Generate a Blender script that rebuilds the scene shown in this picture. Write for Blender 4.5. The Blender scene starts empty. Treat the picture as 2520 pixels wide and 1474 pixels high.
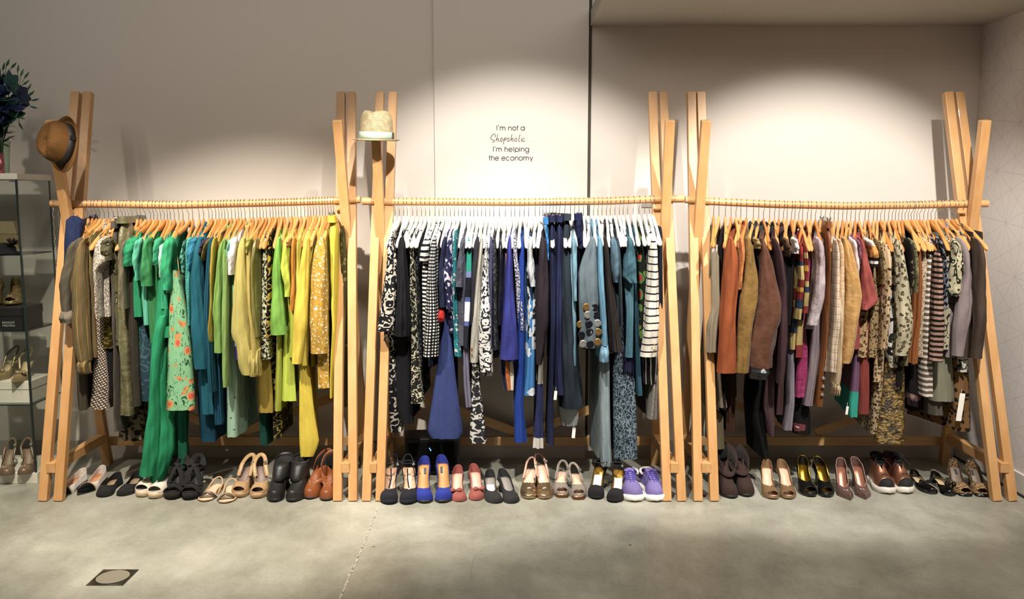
import bpy, bmesh, math, random
from mathutils import Vector, Matrix, noise
PI = math.pi
sin, cos = math.sin, math.cos
S = bpy.context.scene
C = S.collection
rnd = random.Random(7)
# ---------------------------------------------------------------- camera
F = 2100.0; CAMZ = 1.5; PITCH = math.atan(247 / F)
cd = bpy.data.cameras.new('camera'); cam = bpy.data.objects.new('camera', cd); C.objects.link(cam)
cd.sensor_width = 36; cd.lens = 36 * F / 2520; cd.clip_start = .05
cam.location = (0, 0, CAMZ); cam.rotation_euler = (PI / 2 - PITCH, 0, 0)
S.camera = cam
# ---------------------------------------------------------------- world, lights, exposure
S.view_settings.view_transform = 'Standard'; S.view_settings.look = 'None'
S.view_settings.gamma = 1; S.view_settings.use_curve_mapping = False
S.view_settings.exposure = 0.0
wd = bpy.data.worlds.new('shop_ambience'); S.world = wd; wd.use_nodes = True
wd.node_tree.nodes['Background'].inputs[0].default_value = (1.0, .93, .84, 1)
wd.node_tree.nodes['Background'].inputs[1].default_value = .09
def spot(name, loc, tgt, watts, half, blend, radius, col):
    l = bpy.data.lights.new(name, 'SPOT'); o = bpy.data.objects.new(name, l); C.objects.link(o)
    o.location = loc
    o.rotation_euler = (Vector(tgt) - Vector(loc)).to_track_quat('-Z', 'Y').to_euler()
    l.energy = watts; l.spot_size = math.radians(half * 2); l.spot_blend = blend
    l.shadow_soft_size = radius; l.color = col
    return o
WARM = (1.0, .90, .76)
NEUT = (1.0, .945, .87)
spot('spotlight_left_rack', (-1.5, 2.55, 2.95), (-1.40, 4.2, .56), 500, 31, .6, .03, WARM)
spot('spotlight_middle_rack', (-.02, 2.5, 2.95), (.02, 4.45, 1.02), 400, 29, .5, .03, NEUT)
spot('middle_centre_fill', (.05, 2.5, 2.95), (.0, 4.45, 1.33), 260, 15, 1, .03, NEUT)  # added narrow beam that boosts the hot centre of the middle pool
spot('spotlight_right_rack', (1.62, 2.5, 2.9), (1.66, 4.45, 1.0), 430, 29, .5, .03, NEUT)
spot('spotlight_cabinet', (-3.1, 2.7, 2.95), (-2.55, 4.5, .6), 95, 30, .9, .05, WARM)
for k, x in enumerate((-1.9, -.55, .75, 2.0)):
    spot('floor_fill_spot', (x, 3.25, 2.95), (x * .98, 3.98, .0), 92, 38, 1, .04, WARM)  # added fill spots, only there to brighten floor and shoes
ar = bpy.data.lights.new('upper_wall_fill', 'AREA'); ao = bpy.data.objects.new('upper_wall_fill', ar); C.objects.link(ao)  # added fill in place of indirect light on the upper wall
ar.energy = 21; ar.shape = 'RECTANGLE'; ar.size = 6.4; ar.size_y = 1.0; ar.spread = math.radians(130); ar.color = (1, .93, .82)
ao.location = (0, 2.7, 3.25); ao.rotation_euler = (math.radians(62), 0, 0)
# ---------------------------------------------------------------- projection (photo pixel -> place)
def ray(u, v):
    a = (u - 1260) / F; b = (737 - v) / F
    return a, b * cos(PITCH) - sin(PITCH), cos(PITCH) + b * sin(PITCH)
def atY(u, v, Y):
    a, b, c = ray(u, v); return a / c * Y, CAMZ + b / c * Y
def onfloor(u, v):
    a, b, c = ray(u, v); t = -CAMZ / b; return a * t, c * t
# ---------------------------------------------------------------- helpers
class MB:
    def __init__(s): s.v = []; s.f = []; s.flat = set(); s.uv = {}; s.per = {}
    def add(s, vs, fs, flat=False):
        o = len(s.v); s.v += [tuple(p) for p in vs]
        for f in fs:
            if flat: s.flat.add(len(s.f))
            s.f.append([i + o for i in f])
        return s
    def box(s, c, d, M=None):
        x, y, z = d[0] / 2, d[1] / 2, d[2] / 2
        vs = [Vector((a, b, e)) for a in (-x, x) for b in (-y, y) for e in (-z, z)]
        if M is not None: vs = [M @ p for p in vs]
        vs = [p + Vector(c) for p in vs]
        return s.add(vs, [(0, 1, 3, 2), (4, 6, 7, 5), (0, 4, 5, 1), (2, 3, 7, 6), (0, 2, 6, 4), (1, 5, 7, 3)], True)
    def bar(s, p, q, w, d, up=(0, 1, 0)):
        p = Vector(p); q = Vector(q); z = (q - p).normalized(); x = Vector(up).cross(z).normalized(); y = z.cross(x)
        vs = [e + x * a * w / 2 + y * b * d / 2 for e in (p, q) for a, b in ((-1, -1), (1, -1), (1, 1), (-1, 1))]
        return s.add(vs, [(3, 2, 1, 0), (4, 5, 6, 7), (0, 1, 5, 4), (1, 2, 6, 5), (2, 3, 7, 6), (3, 0, 4, 7)], True)
    def loft(s, rings, cap0=True, cap1=True, closed=True):
        n = len(rings[0]); o = len(s.v)
        md = [Vector(p) for p in rings[len(rings) // 2]]; cum = [0.0]
        for j in range(n): cum.append(cum[-1] + (md[(j + 1) % n] - md[j]).length)
        for i, r in enumerate(rings):
            for j, p in enumerate(r): s.uv[o + i * n + j] = (cum[j], p[2], cum[-1])
        for r in rings: s.v += [tuple(p) for p in r]
        for i in range(len(rings) - 1):
            for j in range(n if closed else n - 1):
                k = (j + 1) % n
                s.f.append([o + i * n + j, o + i * n + k, o + (i + 1) * n + k, o + (i + 1) * n + j])
        if cap0: s.add(rings[0], [list(range(n))[::-1]], True)
        if cap1: s.add(rings[-1], [list(range(n))], True)
        return s
    def tube(s, pts, r, n=8, caps=True):
        pts = [Vector(p) for p in pts]; rings = []
        rr = r if isinstance(r, (list, tuple)) else [r] * len(pts)
        ref = None
        for i, p in enumerate(pts):
            t = (pts[min(i + 1, len(pts) - 1)] - pts[max(i - 1, 0)])
            t = t.normalized() if t.length > 1e-9 else Vector((0, 0, 1))
            if ref is None: ref = Vector((1, 0, 0)) if abs(t.x) < .9 else Vector((0, 1, 0))
            a = (ref - t * ref.dot(t)).normalized(); ref = a; b = t.cross(a)
            rings.append([p + a * cos(2 * PI * k / n) * rr[i] + b * sin(2 * PI * k / n) * rr[i] for k in range(n)])
        return s.loft(rings, caps, caps)
    def lathe(s, prof, c=(0, 0, 0), n=32, M=None):
        rings = []
        for r, z in prof:
            ring = [Vector((r * cos(2 * PI * k / n), r * sin(2 * PI * k / n), z)) for k in range(n)]
            if M is not None: ring = [M @ p for p in ring]
            rings.append([p + Vector(c) for p in ring])
        return s.loft(rings)
    def ball(s, c, r, n=10, m=6, M=None):
        rings = []
        for i in range(m + 1):
            a = PI * i / m
            ring = [Vector((max(sin(a), .02) * cos(2 * PI * k / n) * r[0], max(sin(a), .02) * sin(2 * PI * k / n) * r[1], -cos(a) * r[2])) for k in range(n)]
            if M is not None: ring = [M @ p for p in ring]
            rings.append([p + Vector(c) for p in ring])
        return s.loft(rings)
    def build(s, name, mat, parent=None, smooth=True, org=None, bevel=0, solid=0, sub=0, label=None, weld=0):
        vs = s.v
        if org is not None: vs = [(a - org[0], b - org[1], c - org[2]) for a, b, c in vs]
        me = bpy.data.meshes.new(name); me.from_pydata(vs, [], s.f); me.validate()
        if smooth and len(me.polygons) == len(s.f):
            me.polygons.foreach_set('use_smooth', [i not in s.flat for i in range(len(s.f))])
        elif smooth:
            me.polygons.foreach_set('use_smooth', [True] * len(me.polygons))
        bm = bmesh.new(); bm.from_mesh(me)
        if weld: bmesh.ops.remove_doubles(bm, verts=bm.verts, dist=weld)
        bmesh.ops.recalc_face_normals(bm, faces=bm.faces); bm.to_mesh(me); bm.free()
        me.update()
        ul = me.uv_layers.new(name='cloth')
        for p in me.polygons:
            q = [(not weld and s.uv.get(i)) or (me.vertices[i].co.x + .9 * me.vertices[i].co.y, me.vertices[i].co.z, 9) for i in p.vertices]; hi = max(a[0] for a in q)
            for li, a in zip(p.loop_indices, q): ul.data[li].uv = (a[0] + (a[2] if hi - a[0] > a[2] / 2 else 0), a[1])
        o = bpy.data.objects.new(name, me); C.objects.link(o)
        if mat: me.materials.append(mat)
        if parent: o.parent = parent
        if org is not None and parent is None: o.location = org
        if solid:
            m = o.modifiers.new('thickness', 'SOLIDIFY'); m.thickness = solid; m.offset = 0
        if sub:
            m = o.modifiers.new('smooth', 'SUBSURF'); m.levels = sub; m.render_levels = sub
        if bevel:
            m = o.modifiers.new('edge', 'BEVEL'); m.width = bevel; m.segments = 2; m.limit_method = 'ANGLE'
        if label: o['label'] = label
        return o
def tag(o, label, cat, group=None, kind=None):
    o['label'] = label; o['category'] = cat
    if group: o['group'] = group
    if kind: o['kind'] = kind
    return o
def thing(name, loc, label, cat, group=None, rz=0):
    o = bpy.data.objects.new(name, None); C.objects.link(o); o.location = loc; o.rotation_euler = (0, 0, rz)
    o.empty_display_size = .05
    return tag(o, label, cat, group)
def dup(root, loc, rz, label, group=None):
    r = root.copy(); C.objects.link(r); r.location = loc; r.rotation_euler = (0, 0, rz); r['label'] = label
    if group: r['group'] = group
    for ch in root.children:
        c = ch.copy(); C.objects.link(c); c.parent = r
        for g in ch.children:
            d = g.copy(); C.objects.link(d); d.parent = c
    return r
def lerp(a, b, t): return a + (b - a) * t
def sm(t):
    t = max(0, min(1, t)); return t * t * (3 - 2 * t)
def interp(pts, x):
    if x <= pts[0][0]: return pts[0][1:]
    for p, q in zip(pts, pts[1:]):
        if x <= q[0]:
            t = (x - p[0]) / max(1e-9, q[0] - p[0]); return tuple(lerp(a, b, t) for a, b in zip(p[1:], q[1:]))
    return pts[-1][1:]
# ---------------------------------------------------------------- materials
def lin(h, k=1.0, sat=1.0):
    h = h.lstrip('#'); r = []
    for i in (0, 2, 4):
        c = int(h[i:i + 2], 16) / 255; r.append((c / 12.92 if c <= .04045 else ((c + .055) / 1.055) ** 2.4) * k)
    g = .3 * r[0] + .6 * r[1] + .1 * r[2]
    return tuple(g + (c - g) * sat for c in r) + (1,)
class NT:
    def __init__(s, name, rough=.8, metal=0, sheen=0, coat=0, spec=.5):
        s.m = bpy.data.materials.new(name); s.m.use_nodes = True; s.t = s.m.node_tree; s.b = s.t.nodes['Principled BSDF']
        s.b.inputs['Roughness'].default_value = rough; s.b.inputs['Metallic'].default_value = metal
        s.b.inputs['Sheen Weight'].default_value = sheen; s.b.inputs['Coat Weight'].default_value = coat
        s.b.inputs['Specular IOR Level'].default_value = spec
        tc = s.t.nodes.new('ShaderNodeTexCoord'); s.obj = tc.outputs['Object']; s.tc = s.obj; s.gen = tc.outputs['Generated']
    def n(s, ty, **k):
        x = s.t.nodes.new('ShaderNode' + ty)
        for a, b in k.items(): setattr(x, a, b)
        return x
    def l(s, a, b): s.t.links.new(a, b)
    def put(s, sock, v):
        if hasattr(v, 'is_output') or isinstance(v, bpy.types.NodeSocket): s.l(v, sock)
        else: sock.default_value = v
    def math(s, op, a, b=0.0, c=0.0):
        x = s.n('Math', operation=op)
        for i, q in enumerate((a, b, c)): s.put(x.inputs[i], q)
        return x.outputs[0]
    def map(s, sc=(1, 1, 1), rot=(0, 0, 0), loc=(0, 0, 0), src=None):
        x = s.n('Mapping'); s.l(src or s.obj, x.inputs[0])
        x.inputs['Scale'].default_value = sc; x.inputs['Rotation'].default_value = rot; x.inputs['Location'].default_value = loc
        return x.outputs[0]
    def noise(s, scale, vec=None, detail=2, rough=.5, dist=0):
        x = s.n('TexNoise'); x.inputs['Scale'].default_value = scale; x.inputs['Detail'].default_value = detail
        x.inputs['Roughness'].default_value = rough; x.inputs['Distortion'].default_value = dist
        s.l(vec or s.obj, x.inputs['Vector']); return x.outputs['Fac']
    def voro(s, scale, vec=None, feat='F1', rand=1.0):
        x = s.n('TexVoronoi', feature=feat); x.inputs['Scale'].default_value = scale; x.inputs['Randomness'].default_value = rand
        s.l(vec or s.obj, x.inputs['Vector']); return x
    def mix(s, f, a, b):
        x = s.n('Mix', data_type='RGBA'); s.put(x.inputs[0], f); s.put(x.inputs[6], a); s.put(x.inputs[7], b); return x.outputs[2]
    def ramp(s, f, stops, const=False):
        x = s.n('ValToRGB'); s.l(f, x.inputs[0]); r = x.color_ramp; r.interpolation = 'CONSTANT' if const else 'LINEAR'
        while len(r.elements) < len(stops): r.elements.new(.5)
        for e, (p, c) in zip(r.elements, stops): e.position = p; e.color = c
        return x.outputs[0]
    def warp(s, amt, scale=8, src=None):
        x = s.n('TexNoise'); x.inputs['Scale'].default_value = scale; s.l(src or s.obj, x.inputs['Vector'])
        v = s.n('VectorMath', operation='SCALE'); s.l(x.outputs['Color'], v.inputs[0]); v.inputs['Scale'].default_value = amt
        w = s.n('VectorMath', operation='ADD'); s.l(src or s.obj, w.inputs[0]); s.l(v.outputs[0], w.inputs[1]); return w.outputs[0]
    def sep(s, vec=None):
        x = s.n('SeparateXYZ'); s.l(vec or s.obj, x.inputs[0]); return x.outputs
    def bump(s, h, strength=.3, dist=.01):
        x = s.n('Bump'); x.inputs['Strength'].default_value = strength; x.inputs['Distance'].default_value = dist
        s.l(h, x.inputs['Height']); s.l(x.outputs[0], s.b.inputs['Normal'])
    def col(s, c): s.put(s.b.inputs['Base Color'], c); return s.m
_mc = {}
KA = .70
def simple(name, hexc, rough=.6, metal=0, coat=0, k=1.0, nz=0, sheen=0, spec=.5):
    key = ('s', name, hexc, rough, metal)
    if key in _mc: return _mc[key]
    t = NT(name, rough, metal, sheen, coat, spec)
    if nz:
        f = t.noise(nz, detail=4)
        a = lin(hexc, k); b = tuple(x * .72 for x in a[:3]) + (1,)
        t.col(t.mix(f, b, tuple(min(1, x * 1.18) for x in a[:3]) + (1,)))
        t.bump(f, .12, .004)
    else: t.col(lin(hexc, k))
    _mc[key] = t.m; return t.m
def cloth(spec):
    """spec: 'pattern:#c1,#c2,..;scale;flags'"""
    if spec in _mc: return _mc[spec]
    parts = spec.split(';'); pat, _, cs = parts[0].partition(':')
    cols = [lin(c, KA, .9) for c in cs.split(',')]
    sc = float(parts[1]) if len(parts) > 1 and parts[1] else 1.0
    fl = parts[2] if len(parts) > 2 else ''
    rough = .85; metal = 0; coat = 0; sheen = 0; spc = .2
    if 's' in fl: rough = .38; spc = .6            # satin
    if 'm' in fl: rough = .35; metal = .75         # metallic thread
    if 'v' in fl: rough = .9; sheen = .08            # suede, velvet
    if 'l' in fl: rough = .45; coat = .15          # leather
    t = NT('cloth_' + pat, rough, metal, sheen, coat, spc)
    um = t.n('UVMap'); um.uv_map = 'cloth'; us = t.sep(um.outputs[0])          # metres along the cloth's girth and its height
    cb = t.n('CombineXYZ'); t.l(us[0], cb.inputs[0]); t.l(us[1], cb.inputs[2])
    if pat != 'bands' and 'o' not in fl: t.obj = cb.outputs[0]
    st = t.map((1, 1, .3))
    wr = t.noise(20, st, 3)
    if pat == 'plain':
        f = t.noise(9, st, 3); c = cols[0]
        out = t.mix(f, tuple(x * .82 for x in c[:3]) + (1,), tuple(min(1, x * 1.15) for x in c[:3]) + (1,))
    elif pat == 'denim':
        f = t.noise(14, t.map((1, 1, .25)), 4, .65); g = t.noise(420, t.map((1, 1, .35)), 2)
        h = t.math('ADD', t.math('MULTIPLY', f, .75), t.math('MULTIPLY', g, .35)); c = cols[0]
        d = cols[1] if len(cols) > 1 else tuple(min(1, x * 1.9 + .02) for x in c[:3]) + (1,)
        out = t.ramp(h, [(.42, c), (.8, d)])
    elif pat == 'acid':
        v = t.voro(55 * sc, t.warp(.05, 30, t.map((1.6, 1.6, .8), (0, .6, 0))), 'DISTANCE_TO_EDGE')
        f = t.noise(26, None, 4); e = t.math('MULTIPLY', v.outputs['Distance'], t.math('ADD', f, .5))
        out = t.ramp(e, [(.0, cols[1]), (.05, t_mid(cols)), (.14, cols[0])])
    elif pat in ('hstripe', 'vstripe', 'dstripe'):
        w = t.warp(.005, 14); x = t.sep(w)
        if pat == 'hstripe': co = x[2]
        elif pat == 'vstripe': co = x[0]
        else: co = t.math('ADD', t.math('ADD', x[0], x[1]), t.math('MULTIPLY', x[2], .6))
        fr = t.math('FRACT', t.math('ADD', t.math('MULTIPLY', co, sc), 50.3))
        n = len(cols); wd = [float(q) for q in parts[3].split(',')] if len(parts) > 3 else [1 / n] * n
        acc = 0; stops = []
        for c, q in zip(cols, wd): stops.append((acc, c)); acc += q
        out = t.ramp(fr, stops, True)
    elif pat == 'bands':
        z = t.sep(t.gen)[2]
        wd = [float(q) for q in parts[3].split(',')]
        out = t.ramp(z, list(zip(wd, cols)), True)
    elif pat == 'dots':
        v = t.voro(sc, None, 'F1', .0 if 'r' not in fl else 1.0)
        out = t.mix(t.math('LESS_THAN', v.outputs['Distance'], .17 if 'r' in fl else .3), cols[0], cols[1])
    elif pat == 'speck':
        f = t.noise(sc, t.map((1, 1, .8)), 2, .6)
        out = t.ramp(f, [(.47, cols[0]), (.53, cols[1])])
    elif pat == 'scroll':
        w = t.warp(1.6 / sc, sc * .55)
        v = t.voro(sc, w, 'SMOOTH_F1'); q = t.math('SINE', t.math('MULTIPLY', v.outputs['Distance'], 14))
        out = t.ramp(q, [(.46, cols[0]), (.6, cols[1])])
    elif pat == 'floral':
        w = t.warp(1.1 / sc, sc * .9)
        v = t.voro(sc, w); d = v.outputs['Distance']
        pet = t.math('SINE', t.math('MULTIPLY', t.noise(sc * 2.2, w, 1), 30))
        base = t.mix(t.math('LESS_THAN', t.math('ADD', d, t.math('MULTIPLY', pet, .05)), .30), cols[0], cols[1])
        base = t.mix(t.math('LESS_THAN', d, .10), base, cols[min(2, len(cols) - 1)])
        if len(cols) > 3:
            v2 = t.voro(sc * 1.7, t.warp(1.5 / sc, sc, t.map((1, 1, 1), (0, 0, 0), (3, 1, 2))))
            base = t.mix(t.math('LESS_THAN', v2.outputs['Distance'], .2), base, cols[3])
        out = base
    elif pat == 'bloom':    # scattered blossoms with dark leaves on open ground
        w = t.warp(.03, 25); v = t.voro(sc, w); d = v.outputs['Distance']
        ms = t.noise(sc * .55, None, 2)
        on = t.math('GREATER_THAN', ms, .47)
        leaf = t.noise(sc * 3.2, t.map((1, 1, .5), (0, .5, 0)), 3, .6, 1.5)
        b = t.mix(t.math('GREATER_THAN', t.math('ADD', leaf, t.math('MULTIPLY', ms, .35)), .76), cols[0], cols[3])
        b = t.mix(t.math('MULTIPLY', on, t.math('LESS_THAN', d, .42)), b, cols[1])
        out = t.mix(t.math('MULTIPLY', on, t.math('LESS_THAN', d, .24)), b, cols[2])
    elif pat == 'leopard':
        w = t.warp(.6 / sc, sc * 1.2)
        v = t.voro(sc, w); d = v.outputs['Distance']; f = t.noise(sc * 2.4, None, 2)
        e = t.math('ADD', d, t.math('MULTIPLY', t.math('SUBTRACT', f, .5), .55))
        out = t.ramp(e, [(.0, cols[2]), (.22, cols[1]), (.40, cols[0])], True)
    elif pat == 'plaid':
        x = t.sep(t.warp(.006, 12)); a = t.math('FRACT', t.math('ADD', t.math('MULTIPLY', x[2], sc), 40))
        b = t.math('FRACT', t.math('ADD', t.math('MULTIPLY', t.math('ADD', x[0], x[1]), sc), 40))
        ca = t.ramp(a, [(0, cols[0]), (.35, cols[1]), (.5, cols[0]), (.7, cols[2]), (.76, cols[0])], True)
        cb = t.ramp(b, [(0, cols[0]), (.3, cols[1]), (.45, cols[0]), (.75, cols[2]), (.8, cols[0])], True)
        out = t.mix(.5, ca, cb)
    elif pat == 'zebra':
        f = t.noise(sc, t.warp(.04, 14, t.map((.7, .7, 1))), 1)
        q = t.math('SINE', t.math('MULTIPLY', f, 34)); out = t.ramp(q, [(.45, cols[0]), (.55, cols[1])])
    elif pat == 'beads':
        z = t.sep(); rr = t.map((1, 1, 1), (0, .5, 0))
        v = t.voro(sc, rr, 'F1', .12); out = t.mix(t.math('LESS_THAN', v.outputs['Distance'], .33), cols[0], cols[1])
        wr = v.outputs['Distance']
    elif pat == 'knit':
        x = t.sep(); q = t.math('SINE', t.math('MULTIPLY', x[0], sc))
        f = t.math('MULTIPLY_ADD', q, .5, .5); c = cols[0]
        out = t.mix(f, tuple(x * .6 for x in c[:3]) + (1,), tuple(min(1, x * 1.2) for x in c[:3]) + (1,)); wr = f
    elif pat == 'crinkle':
        f = t.noise(sc, t.warp(.05, 18), 5, .65); g = t.voro(sc * 1.6, t.warp(.03, 30), 'DISTANCE_TO_EDGE').outputs['Distance']
        e = t.math('ADD', f, t.math('MULTIPLY', g, .6)); out = t.ramp(e, [(.5, cols[1]), (.66, cols[0])]); wr = e
    t.bump(wr, .9 if 'c' in fl else .55, .016)
    _mc[spec] = t.col(out); return t.m
def t_mid(c): return tuple((a + b) / 2 for a, b in zip(c[0], c[1]))
def wood(name, a, b, rough=.42, axis=2):
    key = ('w', name)
    if key in _mc: return _mc[key]
    t = NT(name, rough, coat=.08)
    scl = [26, 26, 26]; scl[axis] = 1.6
    f = t.noise(1.0, t.map(tuple(scl)), 6, .6, .4)
    g = t.noise(1.0, t.map(tuple(4 if q != axis else .7 for q in range(3))), 2)
    h = t.math('ADD', t.math('MULTIPLY', f, .6), t.math('MULTIPLY', g, .4))
    t.col(t.ramp(h, [(.3, lin(a)), (.7, lin(b))])); t.bump(f, .06, .003)
    _mc[key] = t.m; return t.m
def glass(name='clear_glass', tint=(.975, .99, .98, 1)):
    if name in _mc: return _mc[name]
    m = bpy.data.materials.new(name); m.use_nodes = True; nt = m.node_tree; nt.nodes.clear()
    o = nt.nodes.new('ShaderNodeOutputMaterial'); mx = nt.nodes.new('ShaderNodeMixShader')
    tr = nt.nodes.new('ShaderNodeBsdfTransparent'); gl = nt.nodes.new('ShaderNodeBsdfGlossy'); lw = nt.nodes.new('ShaderNodeLayerWeight'); fr = nt.nodes.new('ShaderNodeMath')
    tr.inputs[0].default_value = tint; gl.inputs['Roughness'].default_value = .03; lw.inputs[0].default_value = .5; fr.operation = 'POWER'; fr.inputs[1].default_value = 4; nt.links.new(lw.outputs['Facing'], fr.inputs[0])
    nt.links.new(fr.outputs[0], mx.inputs[0]); nt.links.new(tr.outputs[0], mx.inputs[1]); nt.links.new(gl.outputs[0], mx.inputs[2])
    nt.links.new(mx.outputs[0], o.inputs[0]); _mc[name] = m; return m
BEECH = wood('beech_wood', '#b3834f', '#cfa270')
BEECHY = wood('beech_wood_across', '#b3834f', '#cfa270', .42, 1)
BEECHX = wood('beech_wood_along', '#ba8b58', '#d6ab78', .42, 0)
CHROME = simple('chrome_wire', '#c9c9c9', .22, 1)
STEEL = simple('dark_steel', '#55565a', .35, 1)
BLACKP = simple('black_plastic', '#101012', .4)
# ---------------------------------------------------------------- the room
WALLY = 4.86; WALLX = 2.6; CEIL = 2.45
def wallpaint(name, hexc):
    t = NT(name, .92, spec=.2); f = t.noise(1.3, None, 3); g = t.noise(260, None, 2)
    a = lin(hexc); t.col(t.mix(f, tuple(x * .96 for x in a[:3]) + (1,), a)); t.bump(g, .04, .002); return t.m
PAINT = wallpaint('wall_paint', '#d9d1c8')
def concrete():
    t = NT('polished_concrete', .42, spec=.35)
    w = t.warp(.35, 1.5); a = t.noise(1.7, w, 6, .62); b = t.noise(.55, t.map((1, .5, 1)), 3); c = t.noise(6, t.map((1, .4, 1), (0, 0, .5)), 6, .72)
    d = t.noise(60, None, 3)
    h = t.math('ADD', t.math('ADD', t.math('MULTIPLY', a, .45), t.math('MULTIPLY', b, .3)), t.math('ADD', t.math('MULTIPLY', c, .17), t.math('MULTIPLY', d, .08)))
    base = t.ramp(h, [(.36, lin('#6b6a60')), (.46, lin('#8b8a7e')), (.53, lin('#9f9e92')), (.64, lin('#bdbbae'))])
    # hairline arcs and small dark scuffs
    v = t.voro(1.1, t.warp(.25, 1.3)); e = t.math('LESS_THAN', t.math('ABSOLUTE', t.math('SUBTRACT', v.outputs['Distance'], .42)), .0016)
    g = t.math('MULTIPLY', e, t.math('GREATER_THAN', t.noise(1.1, None, 2), .56))
    base = t.mix(t.math('MULTIPLY', g, .25), base, lin('#5c5646'))
    sp = t.voro(2.6, None); k = t.math('LESS_THAN', sp.outputs['Distance'], .02)
    base = t.mix(t.math('MULTIPLY', k, .7), base, lin('#3f3b30'))
    t.put(t.b.inputs['Roughness'], t.math('MULTIPLY_ADD', a, .3, .3)); t.bump(c, .05, .004)
    return t.col(base)
def paper():
    # thin grey geometric star lines on pale paper
    t = NT('geometric_wallpaper', .85, spec=.2); x = t.sep(); A = .30; lines = None
    for k in range(6):
        th = PI * k / 6 + .13; per = A * (math.sqrt(3) / 2 if k % 2 else .5)
        p = t.math('ADD', t.math('MULTIPLY', x[1], cos(th)), t.math('MULTIPLY', x[2], sin(th)))
        q = t.math('ABSOLUTE', t.math('SUBTRACT', t.math('FRACT', t.math('ADD', t.math('DIVIDE', p, per), 40.5)), .5))
        e = t.math('LESS_THAN', q, .0016 / per)
        lines = e if lines is None else t.math('MAXIMUM', lines, e)
    return t.col(t.mix(t.math('MULTIPLY', lines, .34), lin('#d3cdc9'), lin('#8f8782')))
FLOORM = concrete()
WH = 3.35
def struct(o): o['kind'] = 'structure'; return o
struct(MB().box((-.9, 1.9, -.05), (9, 8.2, .1)).build('floor', FLOORM, smooth=False))
struct(MB().box((-2.15, WALLY + .05, WH / 2), (10, .1, WH)).build('wall_back', PAINT, smooth=False, org=(0, WALLY, 0)))
struct(MB().box((WALLX + .05, 2.0, WH / 2), (.1, 5.8, WH)).build('wall_right', paper(), smooth=False, org=(WALLX, 0, 0)))
# the pillar face behind the middle rack and the narrow dark strip on its right
xl, _ = atY(1068, 200, WALLY - .03); xr, _ = atY(1448, 200, WALLY - .03)
struct(MB().box(((xl + xr) / 2, WALLY - .015, WH / 2), (xr - xl, .03, WH)).build('wall_pillar', PAINT, smooth=False, org=(0, WALLY, 0)))
struct(MB().box((xr + .009, WALLY - .004, WH / 2), (.018, .008, WH)).build('trim_1', simple('dark_strip', '#4a443d', .9), smooth=False))
# lower ceiling over the right bay, higher ceiling elsewhere
CM = wallpaint('ceiling_paint', '#b0aca0')
struct(MB().box(((xr + WALLX) / 2 + .06, 4.51, CEIL + .04), (WALLX - xr + .1, .70, .08)).build('ceiling', CM, smooth=False))
# baseboard of the right wall
struct(MB().box((WALLX - .006, 3.0, .055), (.012, 3.7, .11)).build('baseboard_right', wallpaint('baseboard_paint', '#cdc6bd'), smooth=False))
struct(MB().box((WALLX - .009, 3.0, .006), (.02, 3.7, .012)).build('trim_2', simple('dark_gap', '#2b2620', .9), smooth=False))
struct(MB().box((-1.6, WALLY - .006, .05), (8.2, .012, .1)).build('baseboard_back', wallpaint('baseboard_paint_back', '#b9b2a6'), smooth=False))
# pale filled crack across the floor
def crack():
    pts = [(931, 1243), (926, 1262), (914, 1290), (905, 1312), (900, 1328), (884, 1365), (872, 1392), (862, 1412), (852, 1436), (836, 1473), (790, 1570), (742, 1680)]
    wid = [5, 4, 4, 5, 3, 4, 6, 10, 6, 5, 6, 7]; m = MB(); L = []; R = []; r = random.Random(3)
    for k in range(len(pts) - 1):
        for j in range(6):
            t = j / 6; u = lerp(pts[k][0], pts[k + 1][0], t); v = lerp(pts[k][1], pts[k + 1][1], t); w = lerp(wid[k], wid[k + 1], t) * r.uniform(.45, .95)
            x, y = onfloor(u, v); d = w / 600 / 2 + .0008; q = r.uniform(-.002, .002)
            L.append((x - d + q, y, .0012)); R.append((x + d + q, y, .0012))
    return m.loft([[a, b] for a, b in zip(L, R)], False, False, False)
tcr = NT('crack_filler', .8); fcr = tcr.noise(90, None, 4)
tag(crack().build('floor_crack', tcr.col(tcr.ramp(fcr, [(.42, lin('#6e6757')), (.5, lin('#b9b3a6')), (.7, lin('#d4cec3'))]))), 'pale filled crack running across the concrete floor', 'crack')
# polished steel floor box with round lid
fx, fy = onfloor(278, 1422)
fb = thing('floor_socket', (fx, fy, 0), 'square polished steel floor socket plate with round grey lid', 'floor socket')
MB().box((0, 0, .001), (.146, .146, .004)).build('frame', simple('mirror_steel', '#c8cac4', .16, 1), fb, smooth=False, bevel=.001)
MB().lathe([(.058, .003), (.062, .005), (.0, .0051)], n=40).build('lid', simple('brushed_steel', '#b0a898', .5, .6), fb, smooth=False)
# wall plate behind the middle rack's right end
wx, wz = atY(1594, 497, WALLY)
wp = thing('wall_plate', (wx, WALLY, wz), 'small grey wall plate with dark slots behind the rail', 'wall plate')
MB().box((0, -.004, 0), (.072, .008, .06)).build('plate', simple('grey_plate', '#a9a59c', .5), wp, smooth=False, bevel=.002)
for k in (-1, 1): MB().box((k * .017, -.0085, .008), (.026, .002, .018)).build('slot', BLACKP, wp, smooth=False)
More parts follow.
